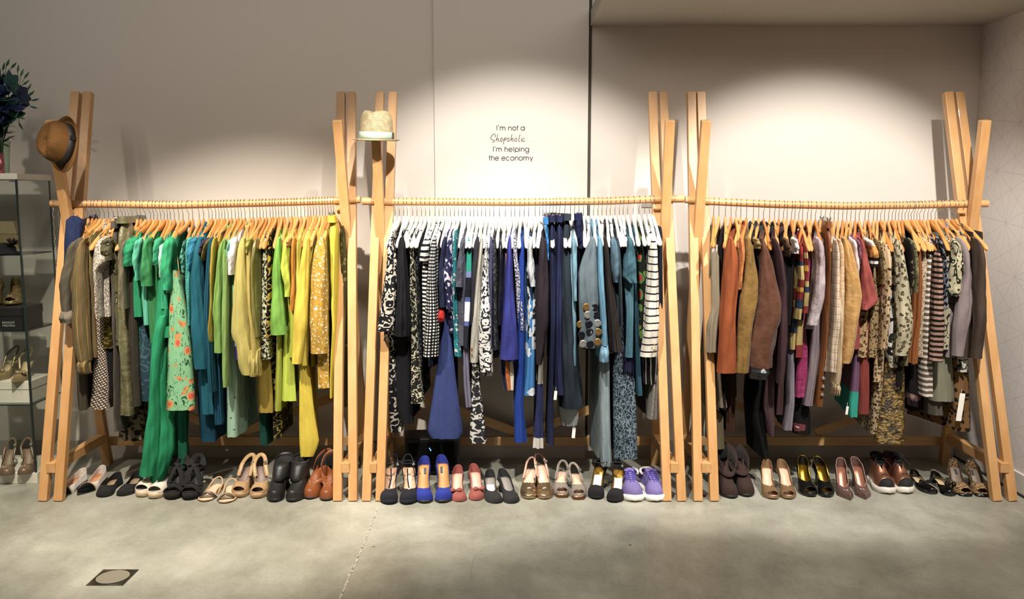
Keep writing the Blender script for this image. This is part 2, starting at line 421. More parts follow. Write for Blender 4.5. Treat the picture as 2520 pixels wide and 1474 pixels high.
# ---------------------------------------------------------------- clothes racks
RY = 4.43
LEG = .044
def rack(label, xb, xt, railv, peg):
    """xb/xt: x of the four pair legs at the floor and at the top; railv: (u, v) course of the rail"""
    root = thing('clothes_rack', ((xb[0] + xb[3]) / 2, 4.4, 0), label, 'clothes rack', 'beech A frame clothes racks'); org = root.location
    sides = []
    for s in (0, 1):
        b0, b1 = xb[2 * s], xb[2 * s + 1]; t0, t1 = xt[2 * s], xt[2 * s + 1]
        for b, t in ((b0, t0), (b1, t1)):
            m = MB().bar((b, 4.13, 0), (t, 4.575, 2.055), LEG, .04, (0, 1, 0))
            # foot cut level with the floor
            m.v = [(x, y, max(z, 0) if z < .05 else z) for x, y, z in m.v]
            m.build('leg', BEECH, root, smooth=False, org=org, bevel=.002)
        bc, tc = (b0 + b1) / 2, (t0 + t1) / 2
        iw = .034
        m = MB().bar((bc, 4.73, 0), (tc + (.012 if s else -.012), 4.27, 1.885), iw + .012, .04, (0, 1, 0))
        m.v = [(x, y, max(z, 0) if z < .05 else z) for x, y, z in m.v]
        m.build('rear_leg', BEECH, root, smooth=False, org=org, bevel=.002)
        bm_ = MB().bar((bc, 4.135, .165), (bc, 4.72, .165), .05, abs(b1 - b0) - .036, (1, 0, 0))
        beam = bm_.build('side_beam', BEECHY, root, smooth=False, org=org, bevel=.002)
        inner = b1 if s == 0 else b0; sg = 1 if s == 0 else -1
        MB().lathe([(.0, 0), (.006, .0), (.006, .002), (.003, .004), (0, .004)], (inner + sg * LEG / 2, 4.165, .165), 12, Matrix.Rotation(sg * PI / 2, 3, 'Y')).build('bolt', STEEL, beam, org=org)
        sides.append(bc)
    xa, xz = sides
    MB().bar((xa, 4.745, .13), (xz, 4.745, .13), .05, .024, (0, 1, 0)).build('rear_beam', BEECHX, root, smooth=False, org=org, bevel=.002)
    xm = (xa + xz) / 2
    for q, xe in ((-1, xa), (1, xz)):
        MB().bar((xm + q * .02, 4.765, .17), (xe, 4.72, .46), .05, .02, (0, 1, 0)).build('brace', BEECHX, root, smooth=False, org=org, bevel=.002)
    pts = []
    for k in range(41):
        u = lerp(railv[0][0], railv[-1][0], k / 40); x, z = atY(u, interp(railv, u)[0], RY); pts.append((x, RY, z))
    MB().tube(pts, .0188, 20).build('rail', BEECHX, root, org=org, bevel=.003)
    for s, xp in ((0, xt[1]), (1, xt[2])):
        if peg and s: 
            q, zz = atY(peg[0], peg[1], RY - .03)
            MB().bar((q + .02, RY - .03, zz), (q - .02, RY - .03, zz), .012, .012).bar((q - .016, RY - .03, zz - .004), (q - .016, RY - .03, zz + .016), .008, .012, (1, 0, 0)).build('peg', BEECHX, root, smooth=False, org=org, bevel=.002)
    for s in (0, 1):
        bc = sides[s]; tcx = lerp(bc, (xt[2 * s] + xt[2 * s + 1]) / 2, .7)
        MB().box((tcx, RY + .02, pts[0][2] - .033), (.1, .03, .028)).build('rail_support', BEECHX, root, smooth=False, org=org, bevel=.002)
    return root
RAIL = {1: [(126, 501), (190, 501.5), (430, 505), (640, 500), (830, 494), (887, 491)],
        2: [(892, 495), (970, 496.5), (1270, 498), (1500, 495), (1600, 491), (1683, 489)],
        3: [(1686, 491), (1750, 496), (1900, 503), (2080, 507), (2250, 505), (2400, 501), (2430, 501)]}
rack('left beech clothes rack, holding green and yellow clothes', (-2.345, -2.268, -.872, -.795), (-2.285, -2.222, -.896, -.842), RAIL[1], (835, 515))
rack('middle beech clothes rack, holding black, blue and denim clothes', (-.728, -.66, .775, .848), (-.692, -.624, .736, .792), RAIL[2], (1617, 511))
rack('right beech clothes rack, holding brown and leopard clothes', (.93, 1.012, 2.425, 2.503), (.94, .99, 2.285, 2.342), RAIL[3], (2367, 522))
# ---------------------------------------------------------------- hangers
HOOKS = {
 1: [205, 215, 225, 235, 244, 255, 266, 277, 289, 299, 307, 314, 324, 336, 345, 356, 369, 377, 386, 394, 403, 411, 418, 428, 439, 449, 463, 473, 489, 500, 513, 521, 530, 538, 545, 552, 560, 569, 578, 586, 593, 602, 614, 622, 631, 639, 647, 655, 664, 671, 678, 685, 692, 699, 708, 717, 724, 731, 740, 749, 757, 764, 771, 778, 786, 793, 800, 807, 814, 820],
 2: [972, 982, 993, 1002, 1015, 1026, 1037, 1047, 1057, 1070, 1080, 1091, 1099, 1108, 1118, 1128, 1137, 1145, 1157, 1166, 1175, 1185, 1195, 1205, 1215, 1229, 1244, 1258, 1267, 1279, 1290, 1301, 1317, 1328, 1336, 1344, 1353, 1361, 1369, 1377, 1390, 1404, 1414, 1425, 1436, 1448, 1461, 1472, 1482, 1493, 1502, 1514, 1525, 1534, 1545, 1559, 1573, 1587, 1599, 1608],
 3: [1757, 1770, 1786, 1800, 1812, 1824, 1838, 1855, 1868, 1880, 1895, 1907, 1918, 1929, 1938, 1949, 1957, 1967, 1976, 1988, 1997, 2008, 2021, 2032, 2044, 2054, 2064, 2075, 2085, 2095, 2106, 2116, 2130, 2139, 2151, 2160, 2169, 2178, 2188, 2197, 2205, 2213, 2221, 2229, 2237, 2244, 2251, 2258, 2265, 2275, 2285, 2293, 2303, 2313, 2321, 2333, 2345, 2356, 2367]}
HL = .213           # half length of a hanger
ARM0 = -.078        # top of the wooden neck below the rail's axis
def arm(y):         # height of the arm's top edge, measured from the rail's axis
    a = abs(y) / HL
    return ARM0 - .010 * min(1, a * 8) - .125 * a ** 1.25
def hook_path():
    r = .0212; out = []
    for k in range(10): 
        a = lerp(-.35 * PI, .62 * PI, k / 9); out.append((0, -r * sin(a), r * cos(a)))
    b = out[-1]
    return out + [(0, lerp(b[1], 0, .4), -.026), (0, .004, -.045), (0, 0, -.06), (0, 0, ARM0 - .004)]
def hanger_proto(name, mat, lab, clip=False):
    root = thing(name, (0, 0, 0), lab, 'hanger')
    MB().tube(hook_path(), .0017, 6).build('hook', CHROME, root)
    if clip:
        MB().tube([(0, -.17, ARM0 - .004), (0, .17, ARM0 - .004)], .003, 8).build('bar', CHROME, root)
        for q in (-.13, .13):
            m = MB().box((-.006, q, ARM0 - .012), (.003, .022, .04), Matrix.Rotation(.18, 3, 'Y')).box((.006, q, ARM0 - .012), (.003, .022, .04), Matrix.Rotation(-.18, 3, 'Y'))
            m.tube([(-.012, q - .006, ARM0 + .012), (.012, q + .006, ARM0 + .012)], .003, 6).tube([(-.009, q, ARM0 + .022), (-.004, q, ARM0 - .01)], .003, 6).tube([(.009, q, ARM0 + .022), (.004, q, ARM0 - .01)], .003, 6)
            m.build('clip', CHROME, root, smooth=False)
        return root
    rings = []; N = 36
    for k in range(N + 1):
        a = lerp(-1, 1, k / N); y = a * HL; e = abs(a)
        h = lerp(.036, .025, e); th = lerp(.015, .023, e ** 2)
        endf = math.sqrt(max(.03, 1 - max(0, (e - .93) / .07) ** 2)); h *= endf; th *= endf
        if abs(e - .80) < .02: h *= .86; th *= .86
        zt = arm(y) - (1 - endf) * .011; bow = .016 * (1 - cos(e * PI)) / 2
        zc = zt - h / 2
        if e < .12: zc += .006 * (1 - e / .12)
        rings.append([(bow * .0 + th / 2 * (abs(cos(t)) ** .7) * (1 if cos(t) > 0 else -1) - bow, y, zc + h / 2 * (abs(sin(t)) ** .7) * (1 if sin(t) > 0 else -1)) for t in [2 * PI * j / 12 for j in range(12)]])
    MB().loft(rings).build('hanger_body', mat, root)
    return root
def lacquer(n, c, k=1):
    t = NT(n, .28, coat=.35); f = t.noise(1, t.map((40, 5, 20)), 3); a = lin(c, k)
    return t.col(t.mix(f, tuple(x * .75 for x in a[:3]) + (1,), tuple(min(1, x * 1.15) for x in a[:3]) + (1,)))
PROTO = {'honey': hanger_proto('wooden_hanger', lacquer('honey_lacquered_wood', '#d0965a'), ''), 'amber': hanger_proto('wooden_hanger', lacquer('amber_lacquered_wood', '#b87a40'), ''),
         'white': hanger_proto('white_hanger', simple('white_lacquer', '#dcd8d0', .3, 0, .2), ''), 'clip': hanger_proto('clip_hanger', CHROME, '', True)}
# ---------------------------------------------------------------- garments
YT = RY - HL          # depth of the hanger tips facing the camera
def rowsat(prof, Y):
    out = []
    for v, a, b in prof:
        xa, z = atY(a, v, Y); xb, _ = atY(b, v, Y); out.append((-z, z, min(xa, xb), max(xa, xb)))
    return out
def crease(a, z, ph):
    # soft ridged cloth creases, longer along the drop than around it
    n = noise.noise((a * 1.0, z * 4.2, ph * 3.1)); m = noise.noise((a * 2.3 + 7, z * 9 + a, ph * 5.3))
    return (.65 - abs(n) * 2.2) * .7 + m * .55
def slab(rows, yf, yb, xback, tb, ztop, zr, hook, fold=.006, nrow=26, ph=0, taper=.4, ripple=.006, top0=True, hemw=0.0):
    """hanging cloth: measured front edge, folded sides running back to yb; ztop(y) gives the upper edge"""
    z0 = rows[0][1]; z1 = rows[-1][1]; rings = []
    xc0 = (rows[0][2] + rows[0][3]) / 2
    NF, NS, NB = 9, 7, 3
    wm = max(r[3] - r[2] for r in rows)
    nf = max(1.0, min(3.5, wm / .028))
    for i in range(nrow + 1):
        t = i / nrow; z = lerp(z0, z1, t); _, xa, xb = interp(rows, -z)
        xc = (xa + xb) / 2; hw = max(.003, (xb - xa) / 2); xk = xback + .5 * (xc - xc0); ring = []
        A = fold * (.25 + .75 * t); Rp = ripple * (.35 + .65 * t); tk = tb * (1 + .5 * t)
        if top0 and i == 0: hw *= .45; tk *= .3
        def side(s, q):
            base = lerp(xc, xk, s); w = lerp(hw, tk, sm(s / .4))
            return base + q * w + A * sin(2 * PI * (1.9 * s + .25 * t) + ph) * sin(PI * min(1, s * 1.5 + .1)) 
        def zz(y):
            zt = ztop(y); rise = zt - z0; k = max(0, 1 - t / taper); 
            return z + rise * k * k + (hemw * sin(9 * y + ph) * t ** 8)
        for k in range(NF):
            q = k / (NF - 1); bulge = .016 * (1 - (1 - (2 * q - 1) ** 2) ** .5) * min(1, hw / .02)
            y = yf + bulge - Rp * (sin(2 * PI * nf * q + ph + 2.2 * t) + .5 * abs(sin(PI * nf * 1.7 * q - ph + 1.1 * t))) * (1 if hw > .01 else .4)
            x = lerp(xc - hw, xc + hw, q)
            y -= .010 * crease(x * 40, z, ph) * (.3 + .7 * t) * min(1, hw / .02)
            ring.append((x, y, zz(y)))
        for k in range(1, NS + 1):
            s = k / (NS + 1); y = lerp(yf + .016, yb, s); ring.append((side(s, 1), y, zz(y)))
        for k in range(NB): ring.append((xk + tk * (1 - k), yb + .006 * (1 - abs(1 - k)), zz(yb)))
        for k in range(NS, 0, -1):
            s = k / (NS + 1); y = lerp(yf + .016, yb, s); ring.append((side(s, -1), y, zz(y)))
        rings.append(ring[NF + NS + 1:] + ring[:NF + NS + 1])
    return MB().loft(rings)
def sleeve(rows, yc, yh, ph=0, nrow=22, ripple=.0035, hollow=True, curve=.015, pinch=True):
    z0 = rows[0][1]; z1 = rows[-1][1]; rings = []; N = 26
    for i in range(nrow + 1):
        t = i / nrow; z = lerp(z0, z1, t); _, xa, xb = interp(rows, -z); xc = (xa + xb) / 2; hw = max(.004, (xb - xa) / 2)
        if pinch and i < 2: hw *= (.5, .85)[i]
        hh = yh * ((.55, .85)[i] if pinch and i < 2 else 1); y0 = yc - curve * sin(PI * t)
        ring = []
        for k in range(N):
            a = 2 * PI * k / N + PI / 2; r = 1 + .13 * sin(3 * a + ph + 4 * t) + .10 * abs(sin(3.5 * a - 3 * t + ph)) - .07 + .05 * sin(9 * a - 9 * t + ph)
            r += .20 * crease(a * 1.2, z, ph) * min(1, .25 + 2 * t)
            ring.append((xc + hw * cos(a) * min(1.04, r), y0 + hh * sin(a) * r - ripple * sin(2 * PI * 2 * t + ph) - .5 * ripple * sin(2 * PI * 5.3 * t + 3 * a + ph), z + (0 if i else .006 * sin(a))))
        rings.append(ring)
    m = MB().loft(rings, True, not hollow)
    if hollow:
        inner = [rings[-1]]; last = rings[-1]; c = Vector((sum(p[0] for p in last) / N, sum(p[1] for p in last) / N, z1))
        for q, dz in ((.9, .0), (.86, .03)): inner.append([tuple(c + (Vector(p) - c) * q + Vector((0, 0, dz))) for p in last])
        m.loft(inner, False, True)
    return m
def trim(prof, v0):
    out = [p for p in prof if p[0] >= v0]
    if len(out) < len(prof): out = [(v0,) + tuple(interp(prof, v0))] + out
    return out
GARM = []
def G(rk, short, kind, cl, prof, desc, **o):
    ps = [tuple(float(x) for x in r.split(',')) for r in prof.split()]
    GARM.append(dict(rk=rk, short=short, kind=kind, cl=cl, prof=ps, desc=desc, **o))
# (rack, short name, build, cloth, front edge "v,uL,uR ..." in the photo, description)
# ---- left rack
G(1, 'navy denim skirt', 'sk', 'denim:#16244c', '532,160,199 560,158,197 600,155,192 700,152,180 790,150,178', 'navy denim skirt clipped at the left end of the left rack')
G(1, 'dark olive coat', 'sl', 'plain:#5d5647', '588,178,203 610,165,193 650,158,184 700,148,174 750,148,172 768,151,172', 'dark olive coat with a turned grey cuff, leftmost coat on the left rack', cuff=(764, 795, 148, 180, 'plain:#837a68'), hem=1010, body='plain:#4a4133', collar=1)
G(1, 'striped olive shirt', 'sl', 'vstripe:#6f6440,#c98f3c,#6f6440,#74643f,#a5562f,#6f6440;22;;.3,.05,.22,.16,.05,.22', '575,200,222 600,188,206 650,181,210 700,174,215 800,176,217 860,180,220 888,187,219', 'olive shirt with orange and yellow vertical stripes on its long sleeve', cuff=(886, 920, 189, 219, 'vstripe:#6b5f3f,#b98a4a,#6b5f3f;22'), hem=880, collar=1)
G(1, 'khaki vest', 'bd', 'plain:#6c6638', '590,212,226 640,213,227 700,214,227 800,217,226 836,219,226', 'khaki sleeveless vest beside the striped olive shirt', dy=.02)
G(1, 'fringed tweed jacket', 'sl', 'speck:#8d8274,#d8cfc2;120;c', '585,238,262 610,231,256 640,230,266 662,231,246 720,234,246 782,238,247', 'grey fringed tweed jacket with a ragged front edge', hem=780, collar=1)
G(1, 'beaded dress', 'bd', 'beads:#6a5648,#f3e8d8;85;', '690,238,258 780,232,250 880,228,257 960,222,264 1008,216,263', 'brown dress covered in pale beads, flaring at the hem', dy=.045)
G(1, 'gold brocade top', 'bd', 'scroll:#6a5a20,#d8c46a;60;m', '650,256,270 760,255,273 855,251,278', 'gold brocade top with metallic scrolls', dy=.055)
G(1, 'black underskirt', 'bd', 'plain:#1c1a1a', '860,248,278 985,246,278', 'plain black skirt hanging below the gold brocade top', dy=.07)
G(1, 'camouflage frill top', 'sl', 'leopard:#5d5a3c,#2e2c20,#8f8660;37', '585,255,275 600,248,272 640,250,274', 'camouflage top with a frilled sleeve beside the tweed jacket', hem=850)
G(1, 'grey side stripe trousers', 'tr', 'plain:#5b534b', '545,271,282 700,270,287 800,274,288 1000,277,291 1062,279,292', 'brown grey trousers hanging straight beside the olive satin trousers')
G(1, 'olive satin trousers', 'tr', 'crinkle:#6f6b48,#827d5a;12;s', '533,284,306 580,285,316 640,287,304 700,288,304 800,290,312 900,289,318 1000,288,325 1024,288,325', 'olive satin trousers clipped to a hanger, creased at the hem')
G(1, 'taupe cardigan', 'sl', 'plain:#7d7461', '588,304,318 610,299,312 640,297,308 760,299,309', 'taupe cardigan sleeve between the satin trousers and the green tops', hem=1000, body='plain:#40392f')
G(1, 'frayed green top', 'sl', 'plain:#1f9a68', '572,318,346 600,306,334 630,303,328 655,301,326', 'emerald top with a frayed short sleeve, first of the green tops', hem=780, collar=0)
G(1, 'emerald utility dress', 'bd', 'plain:#178a5c', '640,315,334 700,316,334 780,317,342 840,322,343 930,328,346', 'emerald utility dress with seams, below the frayed green top', dy=.04)
G(1, 'ruffled brown skirt', 'bd', 'speck:#241e16,#8d8164;50', '1010,290,352 1050,292,356 1086,290,356', 'short dark skirt with a pale printed ruffle at its hem', dy=.14)
G(1, 'aqua strappy top', 'sl', 'plain:#5fc6a6', '588,333,348 612,330,343 645,329,340 690,333,342', 'aqua top with thin hanging ties', hem=800)
G(1, 'teal lace dress', 'bd', 'scroll:#2c4a58,#4a6d7a;34', '690,344,362 800,343,362 860,334,366 930,329,368 985,326,369', 'slate teal lace dress below the green T-shirt', dy=.045)
G(1, 'green T-shirt', 'sl', 'plain:#3c9a5c', '572,355,378 600,352,368 650,347,372 695,344,373 704,344,373', 'mid green T-shirt with a hemmed short sleeve', hem=845, body='plain:#37884f')
G(1, 'mint blouse', 'sl', 'plain:#39b184', '585,380,396 615,377,392 652,375,392', 'sea green blouse with a puffed short sleeve', hem=760)
G(1, 'emerald jumpsuit', 'js', 'plain:#17a06c', '620,396,416 700,386,415 780,380,408 850,372,398 950,368,394 1050,358,389 1130,348,386 1172,338,378', 'long emerald jumpsuit whose trouser legs rest on the cream shoes', leg2='840,392,412 950,392,412 1010,391,414 1060,391,424 1110,386,424 1150,376,412 1186,362,396')
G(1, 'white edged green top', 'sl', 'plain:#a9e3cd', '600,392,404 640,393,403 682,393,402', 'pale mint top with a narrow sleeve beside the jumpsuit', hem=720)
G(1, 'jade cape top', 'sl', 'plain:#2cb57c', '565,408,430 610,399,424 660,396,419 700,398,420 714,402,417', 'bright jade top with a wide draped sleeve', hem=860)
G(1, 'dark green trousers', 'bd', 'plain:#0f6a4c', '560,424,436 800,424,452 1000,418,460 1150,422,461', 'dark green wide trousers behind the jumpsuit', dy=.1, thin=1)  # darker green paints the shade on the jumpsuit's rear leg
G(1, 'mint floral camisole', 'cm', 'bloom:#93d6a0,#e8a35a,#e2654b,#2f5a3a;20;s', '668,420,436 700,418,442 760,414,454 850,411,466 950,409,474 1008,408,476', 'mint camisole dress with orange blossoms and thin straps', wide=1)
G(1, 'dark print top', 'sl', 'speck:#1d5a52,#63b09a;60', '588,452,465 625,446,457 670,444,456', 'dark green printed top beside the floral camisole', hem=800, body='speck:#1b3f3c,#3f8378;60')
G(1, 'turquoise sequin cardigan', 'sl', 'speck:#1f9c94,#6ed0c0;200;c', '580,460,470 640,459,467 720,461,469 800,463,470', 'turquoise sequined cardigan with a narrow edge', hem=880)
G(1, 'sky blue blouse', 'sl', 'plain:#2f8fb0', '575,470,486 600,465,480 640,462,476 662,461,472', 'sky blue blouse with a short sleeve', hem=760)
G(1, 'teal coat', 'sl', 'plain:#17697c', '560,482,505 585,476,502 620,470,498 700,466,500 800,469,506 908,475,510', 'wide teal wool coat with a long sleeve', hem=1020, collar=1)
G(1, 'petrol trousers', 'tr', 'plain:#0d4660', '760,492,506 905,486,512 1000,485,524 1090,492,530', 'petrol blue trousers below the teal coat', dy=.06)
G(1, 'plum short sleeve top', 'sl', 'plain:#3b3550', '588,498,512 610,491,504 628,488,502', 'dark plum top with a short sleeve beside the teal coat', hem=800)
G(1, 'olive short sleeve top', 'sl', 'plain:#7a7038', '588,507,517 620,500,509 642,495,504', 'olive top with a short sleeve next to the plum top', hem=780)
G(1, 'teal long cardigan', 'sl', 'knit:#15617c;420', '560,515,529 600,510,522 700,504,520 800,503,520 900,508,526 965,511,528', 'long ribbed teal cardigan hanging to a low hem', hem=1045, body='knit:#17597a;420')
G(1, 'mustard cardigan', 'sl', 'plain:#b8a230', '578,520,530 640,518,528 760,517,527 810,512,524 842,513,523', 'thin mustard cardigan with a long sleeve', hem=835)
G(1, 'green velour hoodie', 'sl', 'plain:#84b052;;v', '590,540,556 620,536,552 700,530,546 760,525,545 800,527,546 868,525,548', 'moss green velour hoodie with a pocket', hem=860, collar=1)
G(1, 'green velour sleeve top', 'sl', 'plain:#8fb65f;;v', '612,548,560 700,549,561 800,548,561 918,546,562 952,548,560', 'moss green velour jacket with one long narrow sleeve', hem=840)
G(1, 'brown print dress', 'bd', 'leopard:#9a7a55,#33415f,#c8c0c0;68', '840,534,546 900,531,548 955,531,548', 'brown and blue printed dress showing under the velour hoodie', dy=.06)
G(1, 'sheer mint dress', 'bd', 'dots:#a3c8b0,#4c6a5c;38;r', '870,560,578 950,556,582 1075,556,583', 'sheer mint dress dotted with small dark marks', dy=.03, wide=1)
G(1, 'white stripe T-shirt', 'sl', 'plain:#f1eef2', '575,566,584 620,562,580 676,559,577', 'white T-shirt with a wide short sleeve', hem=885, body='bands:#4a3a86,#e9e4ea,#57b06a,#ded2e4,#57b06a,#ebe6ee,#4a3a86,#57b06a,#f0eef0;;;0,.1,.2,.32,.42,.5,.6,.7,.8')
G(1, 'aqua ribbon top', 'sl', 'plain:#7fcfb0', '588,562,572 615,559,568 640,560,567', 'aqua and white ribbon top with a tiny sleeve', hem=760)
G(1, 'cream yellow hoodie', 'sl', 'plain:#cfc064;;v', '575,590,604 600,584,604 640,580,604 700,576,611 780,570,615 828,567,617 845,578,618 900,583,624 922,592,628', 'big cream yellow hoodie with a bunched hem', hem=925, collar=1, fr=1)
G(1, 'pale yellow cardigan', 'sl', 'plain:#c9b45c', '588,604,616 650,606,618 760,612,622 850,618,634 920,622,640', 'pale yellow cardigan with a gathered cuff', cuff=(860, 925, 612, 641, 'knit:#d6c468;300'), hem=900)
G(1, 'yellow green blouse', 'sl', 'plain:#b4b04a', '575,609,619 610,605,616 624,604,615', 'yellow green blouse with a short sleeve', hem=800)
G(1, 'khaki gathered top', 'sl', 'plain:#8d8440;;s', '588,620,634 640,617,630 700,616,632 760,621,634 830,626,636', 'khaki satin top with a gathered front', hem=860)
G(1, 'mustard long skirt', 'bd', 'plain:#a48a2c', '850,632,660 950,630,668 1000,632,672 1018,634,672', 'mustard velvet skirt hanging below the printed tunics', dy=.05)
G(1, 'green yoga trousers', 'tr', 'plain:#0f4c44', '880,636,652 1000,634,658 1095,640,660', 'bottle green trousers hanging below the mustard skirt', dy=.15)
G(1, 'black white tunic', 'bd', 'speck:#17160f,#d8d6b0;70', '600,646,656 700,642,656 780,640,658 860,640,662 882,642,664', 'black and white speckled tunic between the khaki and lime tops', dy=.0)
G(1, 'bee stripe top', 'bd', 'zebra:#171305,#c7a52b;16', '640,659,668 720,656,668 800,652,668 830,652,666', 'black and yellow striped top beside the speckled tunic', dy=.0)
G(1, 'zebra long skirt', 'bd', 'zebra:#15120a,#8d7b30;18', '830,664,676 950,664,688 1040,670,692 1080,672,690', 'long black and olive striped skirt, low behind the lime trousers', dy=.09)
G(1, 'lime T-shirt', 'sl', 'plain:#86c24c', '560,678,690 600,676,690 660,670,694 740,666,697 800,664,700 824,664,702', 'lime green T-shirt dress with a wide sleeve', hem=815)
G(1, 'olive lime trousers', 'tr', 'plain:#aab034', '825,680,693 900,678,692 960,675,692 1014,674,690', 'olive lime trousers beneath the lime T-shirt', dy=.02)
G(1, 'bright lime cardigan', 'sl', 'plain:#c6d83e', '560,698,712 610,694,712 658,690,712 700,700,716 730,699,714', 'bright lime cardigan with a flared short sleeve', hem=880)
G(1, 'bright lime dress', 'bd', 'plain:#c4d53c', '720,702,715 800,698,712 895,695,722 990,692,729', 'bright lime straight dress with a plain hem', dy=.02)
G(1, 'checked orange top', 'sl', 'plaid:#d8a04a,#f1e0b0,#b8732c;60', '582,707,715 606,704,714', 'orange checked top with a rolled short sleeve', hem=770)
G(1, 'orange cardigan', 'sl', 'plain:#d08a24', '574,715,725 640,716,728 700,718,730 740,714,726 765,711,722', 'orange cardigan with a narrow sleeve', hem=850)
G(1, 'lemon hair band top', 'sl', 'plain:#d4c94e', '560,730,740 620,731,738 800,732,738', 'pale lemon top between the orange cardigan and the yellow blouse', hem=860)
G(1, 'yellow blouse', 'sl', 'plain:#e2c838', '571,749,763 600,745,761 640,738,760 700,730,758 800,721,755 895,716,742', 'yellow blouse with a wide flaring sleeve', hem=900)
G(1, 'long yellow dress', 'bd', 'plain:#d8bf30', '860,738,756 900,736,758 960,734,766 1030,734,774 1090,735,786 1123,738,770', 'long yellow dress with a draped uneven hem', dy=.02, wide=1)
G(1, 'yellow floral dress', 'sl', 'floral:#c79a28,#f4ecd6,#4a2c14,#2c2013;58', '574,780,797 620,771,803 700,764,805 800,761,806 870,760,806', 'mustard dress with small white flowers', hem=955)
G(1, 'yellow floral skirt', 'bd', 'floral:#bf9222,#f0e6cc,#4a2c14,#2c2013;58', '868,786,807 955,781,808', 'lower tier of mustard floral cloth below the floral dress', dy=.03)
G(1, 'yellow trousers', 'tr', 'plain:#ecd62c', '531,804,822 560,806,826 700,811,828 800,814,826 980,808,820', 'bright yellow trousers at the right end of the left rack')
G(1, 'dark floral trousers', 'tr', 'floral:#4a4420,#8a8240,#2a2818;30', '600,838,850 800,840,856 1000,842,862', 'dark floral trousers seen between the rack legs', dy=.1, nohook=826)
G(1, 'lime satin top', 'bd', 'plain:#4d7a2c;;s', '800,160,178 856,160,178', 'lime green satin hem peeking out below the dark olive coat cuff', dy=.1, nohook=207)
# ---- middle rack
G(2, 'cream floral blouse', 'sl', 'scroll:#14131a,#d8d0c0;40', '570,958,970 600,951,970 640,952,976 700,944,976 780,932,972 816,928,971', 'black blouse with large cream flowers, first on the middle rack', hem=840)
G(2, 'cream floral trousers', 'tr', 'scroll:#15141b,#cfc7b6;38', '820,955,973 900,955,976 1000,957,982 1062,958,986', 'black trousers with cream flowers under the floral blouse', dy=.05)
G(2, 'black knit jumper', 'sl', 'knit:#17171f;240', '572,978,996 620,978,998 700,975,1006 780,971,1009 828,970,1007', 'black cable knit jumper beside the floral blouse', hem=840)
G(2, 'black long skirt', 'bd', 'plain:#131319', '825,973,1004 900,973,1009 1000,976,1014 1045,986,1015', 'long black skirt hanging below the knit jumper', dy=.04)
G(2, 'cream print dress', 'bd', 'scroll:#1d1c1a,#c8c3a6;64', '575,1003,1014 640,1008,1017 700,1006,1022 780,1010,1024 860,1011,1029 950,1010,1035 991,1011,1040', 'black dress finely printed in cream, reaching mid length', dy=.0)
G(2, 'black lace top', 'bd', 'scroll:#0f0f13,#4a4a50;50', '600,1018,1028 700,1024,1031 800,1026,1034 930,1018,1040', 'black lace top behind the striped T-shirt', dy=.03)
G(2, 'striped T-shirt', 'sl', 'hstripe:#f1efe9,#16161e;34;;.56,.44', '578,1046,1062 610,1036,1056 642,1031,1055', 'cream T-shirt with black horizontal stripes and a short sleeve', hem=855, body='hstripe:#f1efe9,#16161e;48;;.45,.55')
G(2, 'polka dot shirt', 'sl', 'dots:#15161c,#e9e7e0;62', '555,1068,1080 590,1060,1076 640,1055,1072 700,1050,1075 800,1045,1082 878,1038,1078', 'black shirt with small white polka dots and a long sleeve', hem=860, collar=1)
G(2, 'navy tunic', 'sl', 'plain:#1c2340', '560,1090,1104 600,1086,1100 650,1080,1093 700,1079,1095 756,1081,1098', 'navy tunic with a red and yellow belt tag', hem=770, cuff=(764, 790, 1078, 1094, 'plain:#c0201c'))
G(2, 'flared blue skirt', 'bd', 'plain:#37447c', '785,1090,1106 850,1082,1112 950,1068,1124 1030,1056,1134 1066,1050,1140 1080,1060,1130', 'long flared blue skirt with a centre seam', dy=.0, wide=1)
G(2, 'navy paisley shirt', 'sl', 'scroll:#23244c,#d0cce0;26', '572,1104,1116 620,1096,1112 680,1091,1110 760,1098,1113', 'navy shirt with a white swirling print', hem=820)
G(2, 'teal floral dress', 'bd', 'floral:#1f7f8a,#d8d4cc,#a83a3a,#16242c;40', '600,1112,1121 700,1113,1123 800,1114,1129 880,1118,1136', 'teal dress with pale and red flowers', dy=.0)
G(2, 'navy pinstripe top', 'sl', 'hstripe:#191a2a,#8f8fa4;150;;.65,.35', '570,1136,1148 620,1129,1142 680,1121,1140 706,1120,1140', 'navy pinstripe top with a flared short sleeve', hem=850)
G(2, 'colour block dress', 'bd', 'bands:#20222e,#5a68a8,#f2f2f4,#5a68a8,#20222e,#7f92c4,#1fa48c,#8a9ac8,#1fa48c,#e8f2f0;;;0,.2,.24,.4,.44,.6,.65,.82,.86,.93', '575,1150,1161 640,1147,1160 700,1145,1160 780,1142,1156 860,1140,1152', 'colour block dress in teal, navy and white bands', dy=.0)
G(2, 'lilac grey trousers', 'tr', 'plain:#77738c', '780,1138,1150 850,1137,1150 950,1141,1157 1000,1146,1160', 'lilac grey trousers below the colour block dress', dy=.03)
G(2, 'charcoal jumper', 'sl', 'plain:#2b2b33', '562,1170,1186 600,1166,1180 680,1160,1172 800,1157,1168', 'charcoal jumper with a plain long sleeve', hem=880)
G(2, 'stone linen shirt', 'sl', 'plain:#b9b4a8', '572,1181,1192 640,1175,1186 700,1168,1184 780,1162,1180 860,1157,1178 892,1157,1176', 'stone linen shirt with a buttoned cuff', hem=850, btn=((1160, 858), (1160, 872)))
G(2, 'paisley long skirt', 'bd', 'scroll:#2b2b30,#d8d6d2;50', '890,1162,1180 950,1160,1182 1020,1158,1190 1094,1155,1198', 'long black and white printed skirt with a patterned border', dy=.035)
G(2, 'white paisley shirt', 'sl', 'scroll:#e8e6e4,#26262c;44', '600,1193,1203 660,1187,1201 720,1182,1205 800,1178,1211 880,1178,1213 916,1183,1214', 'white shirt with a black paisley print', hem=925)
